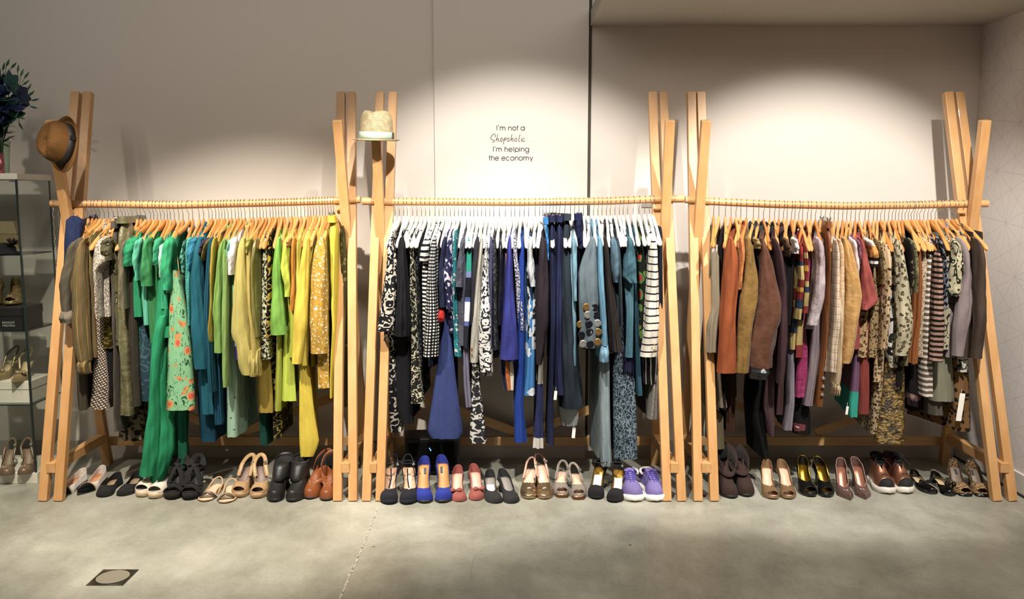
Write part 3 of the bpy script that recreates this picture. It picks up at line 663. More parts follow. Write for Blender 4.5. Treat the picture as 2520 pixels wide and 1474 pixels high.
G(2, 'dusk blue cardigan', 'sl', 'plain:#45466a', '566,1204,1214 640,1204,1212 720,1205,1212 850,1207,1213', 'dusk blue cardigan with a narrow edge', hem=880)
G(2, 'charcoal lace jacket', 'sl', 'scroll:#1d1e24,#4c4e56;70', '588,1210,1222 640,1210,1222 720,1211,1224 860,1212,1227', 'charcoal lace jacket with a textured sleeve', hem=880)
G(2, 'black satin blouse', 'sl', 'plain:#15161f;;s', '592,1226,1237 640,1226,1238 720,1224,1238 800,1222,1236', 'black satin blouse beside the violet blue dress', hem=850)
G(2, 'violet blue dress', 'sl', 'plain:#3b3f96', '562,1250,1261 620,1247,1259 700,1241,1263 760,1237,1268 830,1233,1274 885,1230,1276', 'violet blue dress gathered at the hem', hem=890)
G(2, 'striped satin skirt', 'bd', 'vstripe:#1c2238,#c8703a,#e6dccb,#1c2238,#5f78a8;12', '880,1232,1264 920,1233,1268 958,1240,1266', 'skirt with orange, cream and navy vertical stripes', dy=.0)
G(2, 'speckled blouse', 'bd', 'speck:#2a2b48,#dcdae6;130', '575,1260,1271 640,1264,1274 700,1270,1284 770,1274,1290 816,1278,1291', 'navy blouse with dense white specks', dy=.0)
G(2, 'royal blue trousers', 'tr', 'plain:#1f44a0', '640,1279,1290 800,1276,1291 900,1274,1290 1000,1266,1288 1090,1266,1298', 'royal blue trousers with long legs', dy=.0)
G(2, 'sky blue shell dress', 'bd', 'bloom:#3f86c8,#e8eef4,#cfe0f0,#3f86c8;18', '600,1298,1312 700,1300,1317 800,1298,1318 900,1294,1316 975,1290,1317', 'sky blue dress with white shell shapes', dy=.0)
G(2, 'white edged tunic', 'sl', 'plain:#e3e6ea', '572,1302,1316 610,1298,1310 660,1297,1312 705,1305,1318', 'white tunic with a black edged sleeve', hem=860, body='speck:#151a26,#cfd4da;20')
G(2, 'white print trousers', 'tr', 'bands:#d9d6cb,#2c3260,#d9d6cb,#d4d0c4;;;0,.05,.3,.42', '890,1326,1336 1000,1319,1336 1104,1311,1338', 'white trousers with navy prints near the hem', dy=.02)
G(2, 'aubergine shirt', 'sl', 'plain:#30262e', '552,1326,1341 600,1327,1346 700,1322,1351 800,1318,1350 896,1320,1334', 'dark aubergine shirt with a long sleeve', hem=890, collar=1)
G(2, 'bright blue trousers', 'tr', 'plain:#2b7fc4;;s', '535,1336,1350 600,1344,1352 640,1346,1352', 'bright blue satin trousers between navy trousers', dy=.0)
G(2, 'navy tailored trousers', 'tr', 'plain:#23284a', '530,1353,1367 600,1352,1370 800,1355,1368 1000,1349,1363 1096,1345,1366', 'navy tailored trousers with a pale side seam')
G(2, 'navy cropped trousers', 'tr', 'plain:#262b50', '530,1371,1386 600,1370,1386 700,1368,1385 860,1366,1386 972,1366,1392', 'navy cropped trousers with a white tag at the hem', tagp=(1367, 962, 7, 22))
G(2, 'dark denim jeans', 'tr', 'denim:#1e2730,#3b4854', '526,1388,1406 600,1384,1406 700,1380,1411 800,1378,1419 900,1378,1430 1008,1379,1438', 'wide dark denim jeans in the middle of the rack')
G(2, 'white lined blouse', 'bd', 'plain:#c9ced2', '990,1372,1418 1020,1374,1426 1046,1384,1420', 'white lining of a garment hanging below the dark denim jeans', dy=.12, tagp=(1412, 1052, 8, 26))
G(2, 'light denim top', 'sl', 'denim:#5f93ac,#9fc4d2', '540,1404,1416 600,1406,1420 680,1409,1421 740,1411,1421', 'light blue denim top with a strap', hem=900)
G(2, 'navy shorts', 'tr', 'plain:#1b2048', '526,1413,1434 560,1414,1436 612,1425,1436', 'navy tailored shorts hanging from clips')
G(2, 'button denim jacket', 'sl', 'denim:#5c6d78,#8a9aa2', '548,1455,1469 600,1447,1469 640,1432,1470 672,1424,1471 740,1425,1474 800,1428,1478 856,1427,1476', 'grey blue denim jacket with big round buttons on the cuff', hem=845, collar=1, btn=((1443, 755), (1463, 756), (1446, 774), (1467, 775), (1429, 800), (1449, 797), (1470, 795), (1451, 816), (1472, 817), (1431, 825), (1435, 846), (1452, 846), (1471, 842)), btnr=.019)
G(2, 'light blue shirt', 'sl', 'denim:#5d97ba,#88b8d0', '550,1468,1484 600,1470,1484 700,1472,1487 800,1479,1495 850,1478,1497', 'light blue chambray shirt with a long cuffed sleeve', hem=880, collar=1, cuff=(850, 890, 1476, 1499, 'denim:#6aa2c2,#96c2d6'))
G(2, 'brown corduroy jacket', 'sl', 'knit:#3a3230;500', '535,1481,1494 600,1487,1498 700,1492,1508 800,1502,1524 866,1508,1534', 'dark brown corduroy jacket with a curved sleeve', hem=870, collar=1)
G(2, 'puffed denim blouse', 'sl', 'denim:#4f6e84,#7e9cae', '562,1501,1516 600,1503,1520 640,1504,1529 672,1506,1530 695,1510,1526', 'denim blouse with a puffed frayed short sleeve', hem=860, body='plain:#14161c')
G(2, 'dark denim jacket', 'sl', 'denim:#27323c,#44545f', '545,1511,1523 600,1517,1526 640,1520,1528 800,1526,1534', 'dark denim jacket with an upright collar', hem=860, collar=1)
G(2, 'navy jersey dress', 'bd', 'plain:#1a1c3c', '600,1533,1548 700,1534,1556 800,1536,1560 912,1534,1562', 'navy jersey dress with gold shoulder studs', dy=.02)
G(2, 'blue denim shirt', 'sl', 'denim:#34606f,#5d8896', '562,1546,1556 610,1543,1561 660,1535,1566 682,1532,1567 696,1548,1569', 'teal blue denim shirt with a frayed short sleeve', hem=880)
G(2, 'pale denim jeans', 'tr', 'denim:#7f9299,#aebbbd', '880,1477,1501 1000,1477,1502 1080,1478,1504 1146,1481,1507', 'pale grey denim jeans, longest on the middle rack', dy=.03)
G(2, 'acid wash jeans', 'tr', 'acid:#22303c,#8fa4b0;1.0', '905,1510,1560 1000,1510,1566 1128,1511,1570', 'acid wash jeans with a frayed white hem', dy=.04, wide=1)
G(2, 'blue tunic dress', 'bd', 'denim:#22485a,#3d6a7c', '780,1562,1573 880,1566,1576 974,1570,1581', 'blue denim tunic edge beside the green floral dress', dy=.03)
G(2, 'green floral dress', 'bd', 'bloom:#1b2218,#5e8a40,#b8322c,#0f140e;14', '600,1570,1584 680,1572,1592 760,1574,1594 846,1572,1584', 'dark dress with green leaves and red flowers', dy=.02)
G(2, 'silver stripe skirt', 'bd', 'vstripe:#2a2829,#d8d6d2,#2a2829;55;m;.4,.2,.4', '876,1585,1613 945,1586,1616', 'black skirt with glittering silver vertical stripes', dy=.015)
G(2, 'fine stripe trousers', 'tr', 'hstripe:#17161a,#cfc8bc;150;;.55,.45', '870,1614,1621 945,1606,1621 1032,1597,1620', 'finely striped black and cream leggings', dy=.02)
G(2, 'cream stripe jacket', 'sl', 'hstripe:#eae3d2,#15151f;27.5;;.8,.2', '560,1604,1615 600,1602,1619 640,1598,1620 700,1593,1622 800,1585,1622 878,1576,1617', 'cream jacket with bold navy stripes, last on the middle rack', hem=860, btn=((1610, 848), (1610, 862)), btnr=.006)
# ---- right rack
G(3, 'taupe linen dress', 'cm', 'plain:#837660', '622,1750,1770 700,1751,1772 760,1752,1775 800,1740,1770 870,1737,1766', 'taupe linen dress hanging by a strap, first on the right rack')
G(3, 'taupe linen coat', 'bd', 'plain:#7d705a', '868,1764,1778 950,1765,1782 1006,1766,1790', 'taupe linen coat tail below the rust jacket', dy=.05)
G(3, 'taupe wide trousers', 'tr', 'plain:#75684f', '880,1727,1737 1000,1728,1738 1010,1746,1782 1108,1742,1786', 'taupe wide trousers reaching the suede boots', dy=.1)
G(3, 'black strap dress', 'bd', 'plain:#171213', '600,1770,1778 700,1771,1779 850,1772,1780 1010,1776,1790', 'black strappy dress between the linen dress and the rust jacket', dy=.05)
G(3, 'rust jacket', 'sl', 'plain:#9a4c20', '550,1797,1808 600,1792,1813 640,1784,1821 700,1779,1820 800,1772,1810 918,1766,1815', 'rust orange jacket with a long straight sleeve', hem=915, collar=1, flat=1)
G(3, 'brown long coat', 'bd', 'plain:#3a2013', '915,1786,1812 1000,1786,1810 1066,1788,1808', 'dark brown long coat below the rust jacket', dy=.1)
G(3, 'orange velvet top', 'sl', 'speck:#b5652a,#d0843f;160;v', '566,1822,1831 620,1822,1832 680,1814,1828 712,1810,1826', 'orange velvet top with a three quarter sleeve', hem=860)
G(3, 'ochre suede jacket', 'sl', 'crinkle:#7d5c22,#8c692c;8;v', '550,1835,1849 600,1832,1854 650,1829,1860 690,1828,1867 740,1820,1864 800,1816,1852 870,1815,1848 917,1812,1844', 'ochre suede jacket with a puckered sleeve', hem=910, collar='plain:#3a3d42')
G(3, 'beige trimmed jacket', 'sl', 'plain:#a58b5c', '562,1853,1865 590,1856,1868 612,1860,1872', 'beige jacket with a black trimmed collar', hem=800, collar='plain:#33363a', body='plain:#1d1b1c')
G(3, 'brown suede jacket', 'sl', 'crinkle:#5e3826,#6b422e;7;v', '560,1868,1881 600,1872,1887 650,1872,1904 700,1871,1913 750,1864,1925 790,1858,1923 850,1849,1910 906,1847,1902', 'large brown suede jacket with a bulging elbow', hem=900, cuff=(902, 932, 1845, 1895, 'plain:#1c1c22;;s'), collar='plain:#242427', flat=1)
G(3, 'black long scarf', 'bd', 'plain:#100e10', '925,1866,1880 1000,1852,1878 1040,1858,1884 1128,1878,1896', 'long black pointed garment hanging low', dy=.1)
G(3, 'plum cardigan', 'sl', 'plain:#4a3036', '560,1893,1911 620,1908,1926 700,1914,1937 800,1915,1938 900,1915,1934 944,1913,1931', 'plum knit cardigan with a long sleeve', hem=930, collar=1)
G(3, 'plum long cardigan', 'bd', 'plain:#553a40', '940,1886,1908 1000,1880,1906 1040,1890,1908 1078,1898,1904', 'plum cardigan tail ending in a low point', dy=.04)
G(3, 'maroon cord trousers', 'tr', 'plain:#4c3134', '940,1916,1930 1000,1912,1930 1022,1910,1928', 'maroon cord trousers under the plum cardigan', dy=.05)
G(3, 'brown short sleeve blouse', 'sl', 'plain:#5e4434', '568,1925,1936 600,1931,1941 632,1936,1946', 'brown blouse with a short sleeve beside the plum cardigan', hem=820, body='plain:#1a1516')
G(3, 'distressed grey jeans', 'tr', 'denim:#77707c,#a59da6', '700,1938,1950 800,1939,1955 900,1940,1957 1000,1938,1956 1058,1931,1950', 'distressed lilac grey jeans', dy=.02)
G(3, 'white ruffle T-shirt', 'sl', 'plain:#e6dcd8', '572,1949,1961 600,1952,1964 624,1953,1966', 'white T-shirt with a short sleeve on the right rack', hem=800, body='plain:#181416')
G(3, 'striped scarf top', 'sl', 'bands:#b8a060,#2b3c52,#8a2f2a,#d8a838,#8a2f2a,#c8b070,#2b3c52,#8a2f2a,#a8372c;;;0,.14,.26,.36,.42,.52,.7,.76,.84', '600,1968,1976 680,1967,1976 740,1963,1974 785,1958,1971', 'top with diagonal red, yellow and navy stripes', hem=860)
G(3, 'red yellow stripe cardigan', 'sl', 'bands:#8a2f2a,#b8a060,#2b3c52,#b8a060,#8a2f2a,#d8a838,#8a2f2a,#c8b070,#8a2f2a;;;0,.1,.3,.38,.46,.6,.68,.78,.86', '600,1979,1985 660,1977,1988 700,1976,1990 770,1973,1990', 'cardigan with wide red, cream and navy stripes', hem=880)
G(3, 'magenta satin skirt', 'bd', 'crinkle:#8d2456,#a5306a;14;s', '790,1974,1982 860,1968,1990 930,1962,1990 980,1958,1982', 'magenta satin skirt below the striped cardigan', dy=.02)
G(3, 'black print skirt', 'bd', 'bloom:#121012,#7a3a40,#d8c8b8,#1c1a1c;14', '960,1955,1985 1020,1952,1998 1072,1958,1998', 'short black print skirt with a pointed pale hem', dy=.08)
G(3, 'pale lilac jacket', 'sl', 'crinkle:#b5a2a8,#c4b4b8;10', '560,2003,2016 600,2010,2028 650,2011,2031 700,2006,2030 750,1999,2026 800,1990,2014', 'pale lilac cotton jacket with a ruched cuff', hem=810)
G(3, 'lilac cropped trousers', 'tr', 'plain:#8e7f86', '800,2004,2020 860,1998,2020 920,1993,2014 1002,1981,2000', 'lilac grey trousers with embroidered hems', dy=.025)
G(3, 'brown leather trousers', 'tr', 'plain:#8d5227;;l', '545,2036,2049 640,2034,2048 700,2032,2047 800,2027,2042 900,2018,2036 1002,2012,2030', 'brown leather trousers with round studs on the leg', btn=((2028, 910), (2027, 931), (2026, 951), (2024, 971)), btnr=.008)
G(3, 'cream plaid shirt', 'sl', 'plaid:#e8d8c0,#c47a48,#a8603a;26', '590,2055,2063 640,2054,2068 700,2054,2070 800,2050,2065 915,2044,2058', 'cream and orange plaid shirt', hem=915)
G(3, 'orange plaid shirt', 'sl', 'plaid:#e2b888,#f0e4d4,#b8683c;26', '590,2064,2075 660,2064,2078 740,2062,2076 830,2059,2073', 'orange plaid shirt beside the tan suede jacket', hem=880)
G(3, 'cream long sleeve top', 'sl', 'plain:#d9bf98', '640,2062,2072 800,2060,2073 900,2054,2072 945,2051,2070', 'cream jersey top with a long narrow sleeve', hem=900, cuff=(943, 972, 2050, 2068, 'knit:#d0b48c;400'))
G(3, 'peach camisole', 'bd', 'plain:#e6cfb8', '560,2052,2060 620,2048,2056 760,2046,2054', 'pale peach camisole beside the leather trousers', dy=.02)
G(3, 'tan suede jacket', 'sl', 'crinkle:#c4914a,#d0a05c;9;v', '556,2068,2081 600,2078,2096 650,2080,2108 690,2082,2116 730,2082,2122 790,2077,2116 850,2073,2106 893,2068,2096', 'tan suede jacket with a bulging long sleeve', hem=905, collar=1, flat=1)
G(3, 'white pink blouse', 'sl', 'plain:#e2cfcc', '585,2092,2105 640,2100,2112 690,2107,2115', 'white and pink blouse between the tan jacket and the red blouse', hem=860, body='plain:#c9a878')
G(3, 'purple shirt', 'sl', 'plain:#8a5a70', '575,2098,2110 610,2108,2116 650,2112,2118', 'purple top with a short sleeve', hem=880)
G(3, 'red linen blouse', 'sl', 'plain:#a8504a', '585,2114,2124 620,2116,2132 660,2119,2140 700,2120,2152 742,2122,2167 762,2122,2134', 'red linen blouse with a wide angled sleeve', hem=860)
G(3, 'red linen trousers', 'tr', 'plain:#8f3f38', '760,2118,2140 860,2117,2142 1020,2115,2141', 'dusty red linen trousers below the red blouse', dy=.02)
G(3, 'purple dress', 'bd', 'bands:#28b09c,#7d5a78,#7d5a78;;;0,.14,.5', '830,2110,2118 900,2103,2117 1000,2091,2115 1024,2092,2114', 'purple dress with a turquoise hem band', dy=.03, tagp=(2085, 1000, 6, 20))
G(3, 'orange band top', 'sl', 'bands:#1d1a18,#e8e0d4,#1d1a18,#c98a40,#d8994c,#efe4d2;;;0,.1,.2,.32,.5,.72', '588,2128,2146 612,2140,2158 640,2142,2161 656,2143,2161', 'cream and orange top with black stripes at the sleeve', hem=880, body='leopard:#caa878,#3a2a1e,#8a6238;44')
G(3, 'dark leopard blouse', 'sl', 'leopard:#b59a6a,#2a1f16,#6a5030;102', '588,2158,2166 640,2166,2174 700,2170,2180', 'fine leopard blouse with a short sleeve', hem=880, body='leopard:#a88c60,#241a12,#5a4428;75')
G(3, 'leopard tunic', 'sl', 'leopard:#d2b48a,#33241a,#8a6238;51', '600,2176,2190 640,2172,2194 700,2176,2192 760,2172,2190 860,2168,2186', 'leopard print tunic with large spots', hem=940)
G(3, 'leopard trousers', 'tr', 'leopard:#bfa47c,#1d1611,#7a5c3a;61', '880,2160,2178 950,2156,2174 1000,2150,2168 1066,2145,2158', 'leopard print trousers, narrow and long', dy=.04)
G(3, 'white zebra scarf', 'bd', 'zebra:#ece9e4,#26262a;9', '590,2198,2208 660,2191,2210 760,2192,2206 850,2182,2201 900,2194,2200', 'white scarf top with black zebra strokes', dy=.0)
G(3, 'feather print dress', 'sl', 'leopard:#cbbf9e,#3a3424,#8a7c52;44', '590,2208,2220 640,2206,2226 700,2206,2238 780,2206,2246 850,2206,2244 875,2206,2236', 'beige dress with a feather leopard print', hem=905)
G(3, 'gold crinkled skirt', 'bd', 'crinkle:#b08a3a,#3a2a12;40;sc', '900,2184,2228 1000,2172,2231 1060,2164,2230 1094,2158,2228', 'crinkled gold and black skirt, longest on the right rack', dy=.02, wide=1)
G(3, 'black print blouse', 'sl', 'bloom:#17140f,#6d6648,#a89c74,#0f0d0a;22', '588,2232,2242 660,2236,2246 740,2236,2246', 'black blouse with pale brush marks', hem=960)
G(3, 'snake print top', 'sl', 'leopard:#8d8560,#2a261a,#5a5334;119', '588,2240,2250 640,2246,2256 720,2250,2260', 'olive snake print top', hem=900)
G(3, 'cognac leather belt', 'bd', 'plain:#9a5a2c;;l', '630,2260,2266 690,2262,2272 780,2258,2268 850,2248,2262 893,2244,2259', 'cognac leather strap widening towards its end', dy=.0, thin=1)
G(3, 'fine leopard shirt', 'bd', 'leopard:#d4bc9c,#4a3626,#9a7550;136', '650,2266,2280 720,2270,2284 800,2264,2280 882,2262,2276', 'fine leopard shirt behind the leather strap', dy=.02)
G(3, 'dark bloom dress', 'bd', 'bloom:#1b1416,#6d4a4c,#a08078,#181214;16', '880,2240,2262 960,2238,2270 1000,2244,2268', 'dark floral dress low behind the leather strap', dy=.08)
G(3, 'white brown stripe top', 'bd', 'hstripe:#efeae2,#77604c;35;;.45,.55', '640,2286,2294 720,2282,2292 800,2276,2292 900,2274,2298 976,2275,2300', 'white and brown horizontally striped long top', dy=.0)
G(3, 'pink black stripe top', 'sl', 'hstripe:#b98f7c,#171214;38;;.52,.48', '620,2305,2318 680,2302,2320 740,2298,2322 800,2295,2323 890,2292,2322', 'pink and black horizontally striped sleeve top', hem=880)
G(3, 'black paisley blouse', 'sl', 'scroll:#15161c,#8d93a0;46', '575,2306,2318 640,2318,2328 700,2321,2330 760,2322,2331', 'black blouse with a pale paisley print', hem=860)
G(3, 'bandana print shirt', 'sl', 'scroll:#c2b996,#26251f;34', '590,2345,2362 630,2346,2370 670,2338,2370 715,2334,2366 728,2342,2360', 'beige bandana print shirt with a folded sleeve', hem=860)
G(3, 'sage gauze skirt', 'bd', 'plain:#8e8c74', '870,2312,2345 940,2304,2348 990,2302,2350', 'sage gauze skirt below the striped top', dy=.04, wide=1)
G(3, 'grey net skirt', 'bd', 'plain:#6a655a', '985,2296,2322 1022,2298,2326', 'short grey net skirt edge beneath the sage skirt', dy=.07)
G(3, 'mauve pinstripe shirt', 'sl', 'dstripe:#b3a3a4,#5d4a52;150;;.6,.4', '570,2350,2372 620,2364,2385 680,2366,2390 740,2356,2392 800,2346,2384 876,2348,2374', 'mauve pinstripe shirt with a folded cuff', hem=880, collar=1)
G(3, 'white print blouse', 'bd', 'scroll:#d8d4c8,#3a3630;30', '780,2366,2386 860,2360,2386 915,2362,2385', 'white print blouse under the pinstripe shirt', dy=.03)
G(3, 'dark leopard dress', 'bd', 'leopard:#8a6238,#1a1210,#2a1a12;34', '880,2348,2388 960,2350,2390 1060,2354,2392', 'dark leopard dress with a long white tag', dy=.05, tagp=(2366, 968, 13, 68))
G(3, 'brown blazer', 'sl', 'plain:#4f4036', '565,2390,2408 600,2402,2416 650,2402,2424 740,2400,2426 800,2398,2424 882,2393,2420', 'taupe brown blazer, last on the right rack', hem=880, collar=1, flat=1)
G(3, 'black lining top', 'bd', 'plain:#16120f', '900,2250,2290 1000,2262,2300 1020,2280,2306', 'black skirt low behind the striped long top', dy=.14)
# ---------------------------------------------------------------- hang everything up
RN = {1: 'left', 2: 'middle', 3: 'right'}
def shift(rk, u):
    if rk == 1: return interp([(150, 32), (400, 33), (620, 5), (860, 3)], u)[0]
    if rk == 2: return (1260 - u) * .05
    return interp([(1750, -8), (1900, -17), (1960, -24), (2120, -30), (2300, -45), (2420, -50)], u)[0]
def utip(g):
    p = g['prof']; a, b = interp(p, max(600, p[0][0])); return (a + b) / 2
def assign(rk):
    gs = sorted([g for g in GARM if g['rk'] == rk and 'nohook' not in g], key=lambda g: utip(g) + shift(rk, utip(g)))
    hs = list(HOOKS[rk]); n, m = len(gs), len(hs)
    if n > m:
        for k in range(n - m): hs.append(hs[-1] - 3 - 14 * k)
        hs.sort(); m = n
    pr = [utip(g) + shift(rk, utip(g)) for g in gs]; INF = 1e18
    D = [[INF] * (m + 1) for _ in range(n + 1)]; B = [[0] * (m + 1) for _ in range(n + 1)]
    for j in range(m + 1): D[0][j] = 0
    for i in range(1, n + 1):
        for j in range(i, m + 1):
            a = D[i][j - 1]; b = D[i - 1][j - 1] + (pr[i - 1] - hs[j - 1]) ** 2
            if a <= b: D[i][j] = a; B[i][j] = 0
            else: D[i][j] = b; B[i][j] = 1
    i, j = n, m; used = set()
    while i:
        if B[i][j]: gs[i - 1]['hook'] = hs[j - 1]; used.add(j - 1); i -= 1
        j -= 1
    return gs, [h for k, h in enumerate(hs) if k not in used]
def hookpt(rk, u):
    v = interp(RAIL[rk], u)[0]; x, z = atY(u, v, RY); return x, z
def collar_mb(xh, zr, w=.06):
    n = 18; rings = []
    for q, dz, sc in ((0, -.05, 1.1), (.5, -.02, 1.0), (1, .012, .96)):
        rings.append([(xh + .017 * sc * cos(2 * PI * k / n), RY + w * sc * sin(2 * PI * k / n), zr + ARM0 - .022 + dz - .022 * abs(sin(2 * PI * k / n))) for k in range(n)])
    return MB().loft(rings, False, False)
def disc(x, y, z, r, d=.004):
    m = MB(); n = 14
    rings = [[(x + rr * cos(2 * PI * k / n), yy, z + rr * sin(2 * PI * k / n)) for k in range(n)] for rr, yy in ((r, y + d), (r, y), (r * .85, y - d * .5), (r * .3, y + d * .1))]
    return m.loft(rings)
TAGM = simple('white_card', '#f0ede6', .7)
BTN = [simple('brass_button', '#a07c48', .3, .7), simple('black_button', '#17171c', .2), simple('silver_button', '#d8d6d0', .25, .8), simple('black_button', '#17171c', .2)]
CATFIX = {'t-shirt': 'T-shirt'}
def garment(g, rk, hu, filler=False):
    xh, zr = hookpt(rk, hu); prof = g['prof']; kind = g['kind']; dy = g.get('dy', 0)
    last = g['short'].split()[-1].lower(); name = last.replace('-', '_')
    org = Vector((xh, RY, zr))
    root = thing(name, org, g['desc'], CATFIX.get(last, last), '%s rack clothes' % RN[rk])
    M = cloth(g['cl']); MBd = cloth(g['body']) if isinstance(g.get('body'), str) else M
    ph = rnd.uniform(0, 6); yb = RY + HL * .93
    def ztop(y):
        d = y - RY; z = zr + arm(d) + .003
        if abs(d) < .085: z -= .045 * (1 - (d / .085) ** 2)
        return z
    def backx(rows): 
        xc = (rows[0][2] + rows[0][3]) / 2; return 2 * xh - lerp(xc, xh, .1)
    if kind == 'sl':
        p = trim(prof, 586); yc = YT - .004; yh = .05 if g.get('flat') else .04
        srows = rowsat(p, yc - yh * .6)
        slv = sleeve(srows, yc, yh, ph).build('sleeve', M, root, org=org)
        hem = g.get('hem', p[-1][0]); yf = YT + .03; xc = (srows[0][2] + srows[0][3]) / 2
        xe = (srows[-1][2] + srows[-1][3]) / 2; he = interp([(-q[1], q[2], q[3]) for q in srows], -atY(0, min(hem, p[-1][0]), yf)[1])
        zt = ztop(yf); zh = atY(0, hem, yf)[1]; hw = .016
        if g.get('body') and isinstance(g['body'], str): hw = .022
        rows = [(-zt, zt, xc - .012, xc + .012)]
        for t in (.3, .6, 1.0):
            z = lerp(zt, zh, t); a = interp([(-q[1], q[2], q[3]) for q in srows], -z); c = lerp(xc, (a[0] + a[1]) / 2, .75); w = max(hw, min(.03, (a[1] - a[0]) * .42))
            if g.get('body') and isinstance(g['body'], str): w = max(w, (a[1] - a[0]) * .46)
            rows.append((-z, z, c - w, c + w))
        slab(rows, yf, yb, backx(rows), .011, ztop, zr, hu, ph=ph).build('body', MBd, root, org=org)
        if g.get('cuff'):
            c = g['cuff']; r2 = rowsat([(c[0], c[2] + 2, c[3] - 2), ((c[0] + c[1]) / 2, c[2], c[3]), (c[1], c[2], c[3])], yc - yh * .6)
            o = sleeve(r2, yc - .003, yh * 1.05, ph, 6, pinch=False).build('cuff', cloth(c[4]) if len(c) > 4 else M, root, org=org)
        if g.get('collar'):
            collar_mb(xh, zr).build('collar', cloth(g['collar']) if isinstance(g['collar'], str) else M, root, org=org, solid=.004)
        yfront = yc - yh
    elif kind in ('bd', 'cm', 'sk', 'js') or (kind == 'tr' and prof[0][0] > 560):
        yf = YT + .03 + dy - (.03 if kind == 'cm' else 0); p = list(prof)
        if kind == 'js': p = [q for q in p if q[0] <= 850]
        if kind in ('bd', 'tr', 'js'):
            if p[0][0] > 660:
                c = (p[0][1] + p[0][2]) / 2 if abs(p[0][1] - hu) < 60 else hu - shift(rk, hu)
                c = lerp(c, hu - shift(rk, hu), .6) if not filler else c
                p = [(600, c - 2, c + 2), (p[0][0] - 70, lerp(c, p[0][1], .6) , lerp(c, p[0][2], .6))] + p
            else: p = trim(p, 590)
        rows = rowsat(p, yf); zt0 = rows[0][1]
        if kind in ('cm', 'sk'): zf = lambda y: zt0 - .02 * cos((y - RY) * 9)
        else:
            zf = ztop; z0 = ztop(yf); rows[0] = (-z0, z0) + rows[0][2:]
            rows = [rows[0]] + [r for r in rows[1:] if r[1] < z0 - .02]
        part = {'bd': 'body', 'cm': 'body', 'sk': 'body', 'tr': 'legs', 'js': 'bodice'}[kind]
        ybb = yb - (.05 if kind == 'cm' else 0)
        if g.get('thin'): ybb = yf + .05
        slab(rows, yf, ybb, backx(rows) if not g.get('thin') else (rows[0][2] + rows[0][3]) / 2, .016 if g.get('wide') else .011, zf if not g.get('thin') else (lambda y: z0), zr, hu, ph=ph, fold=.009 if g.get('wide') else .006, hemw=.006).build(part, M, root, org=org)
        xc = (rows[0][2] + rows[0][3]) / 2
        if kind == 'cm':
            for q, m_ in ((-1, 1), (1, 1)):
                yy = q * .165; xa = lerp(xh, xc, -q * .8); xz = lerp(xc, xc + .02, .5) if q < 0 else backx(rows)
                MB().tube([(xa, RY + yy, zr + arm(yy) + .002), (lerp(xa, xz, .5), RY + yy * 1.02, (zr + arm(yy) + zt0) / 2), (xz, RY + q * .17, zt0 - .03)], .0028, 6).build('strap', M, root, org=org)
        if kind == 'js':
            l1 = [q for q in prof if q[0] >= 780]; l2 = [tuple(float(x) for x in r.split(',')) for r in g['leg2'].split()]
            for l, yc in ((l1, YT + .02), (l2, YT + .075)):
                r2 = rowsat(l, yc - .03); sleeve(r2, yc, .05, ph + yc, 30, .006).build('trouser_leg', M, root, org=org)
            MB().loft([[(p_[0], p_[1], z_) for p_ in e_] for e_, z_ in [([(xc - .03, YT + .01), (xc + .03, YT + .01), (xc + .05, YT + .25), (xc - .0, YT + .25)], atY(0, v_, YT)[1]) for v_ in (806, 832)]]).build('waistband', M, root, org=org, bevel=.006)
        yfront = yf - .012
    else:
        Yp = RY - .175; rows = rowsat(prof, Yp); zt = rows[0][1]; hgt = .034
        top = [rows[0]] + [(-(zt - hgt), zt - hgt) + tuple(interp([(-q[1],) + q[2:] for q in rows], -(zt - hgt)))]
        xk = 2 * xh - (rows[0][2] + rows[0][3]) / 2
        slab(top, Yp, RY + .17, xk, .014, lambda y: zt, zr, hu, nrow=6, fold=.002, ripple=.002, top0=False).build('waistband', M, root, org=org)
        low = trim([(-q[1],) + q[2:] for q in rows], -(zt - hgt + .006))
        low = [(q[0], -q[0], q[1], q[2]) for q in low]
        sleeve(low, RY - .105, .07, ph, 28, .004).build('trouser_leg', M, root, org=org)
        bk = [(q[0], q[1], q[2] + (xk - xh) * .9 * .6, q[3] + (xk - xh) * .9 * .6) for q in low]
        bk = [(q[0], q[1], lerp((q[2] + q[3]) / 2, q[2], .7), lerp((q[2] + q[3]) / 2, q[3], .7)) for q in bk]
        sleeve(bk, RY + .075, .075, ph + 2, 28, .004).build('trouser_leg', M, root, org=org)
        yfront = RY - .178
    for k, (bu, bv) in enumerate(g.get('btn', ())):
        r = g.get('btnr', .006); x, z = atY(bu, bv, yfront - .004); sq = 1
        if kind == 'sl':
            a = interp([(-q[1], q[2], q[3]) for q in srows], -z); e = (x - (a[0] + a[1]) / 2) / max(.005, (a[1] - a[0]) / 2)
            yy = yc - yh * math.sqrt(max(.05, 1 - min(1, e * e))) * 1.05 - .012 * sin(PI * .6)
        else: yy = yfront - .002
        disc(x, yy - .003, z, r).build('button', BTN[k % 4] if r > .01 else BTN[(0, 2)[r > .007]], slv if kind == 'sl' else root, org=org)
    if g.get('tagp'):
        u, v, w, h = g['tagp']; Yt = yfront - .012; x, z = atY(u, v, Yt); x2, z2 = atY(u, v + h, Yt); k = (z - z2) / h
        MB().box((x, Yt, (z + z2) / 2), (w * k, .0015, z - z2), Matrix.Rotation(.09, 3, 'Y')).tube([(x, Yt, z), (x + .003, Yt + .006, z + .02)], .0006, 5).build('price_tag', TAGM, root, org=org, smooth=False, label='white card price tag')
    xt = (rows[0][2] + rows[0][3]) / 2 if kind != 'tr' or prof[0][0] > 560 else (rows[0][2] + rows[0][3]) / 2
    return org, xt
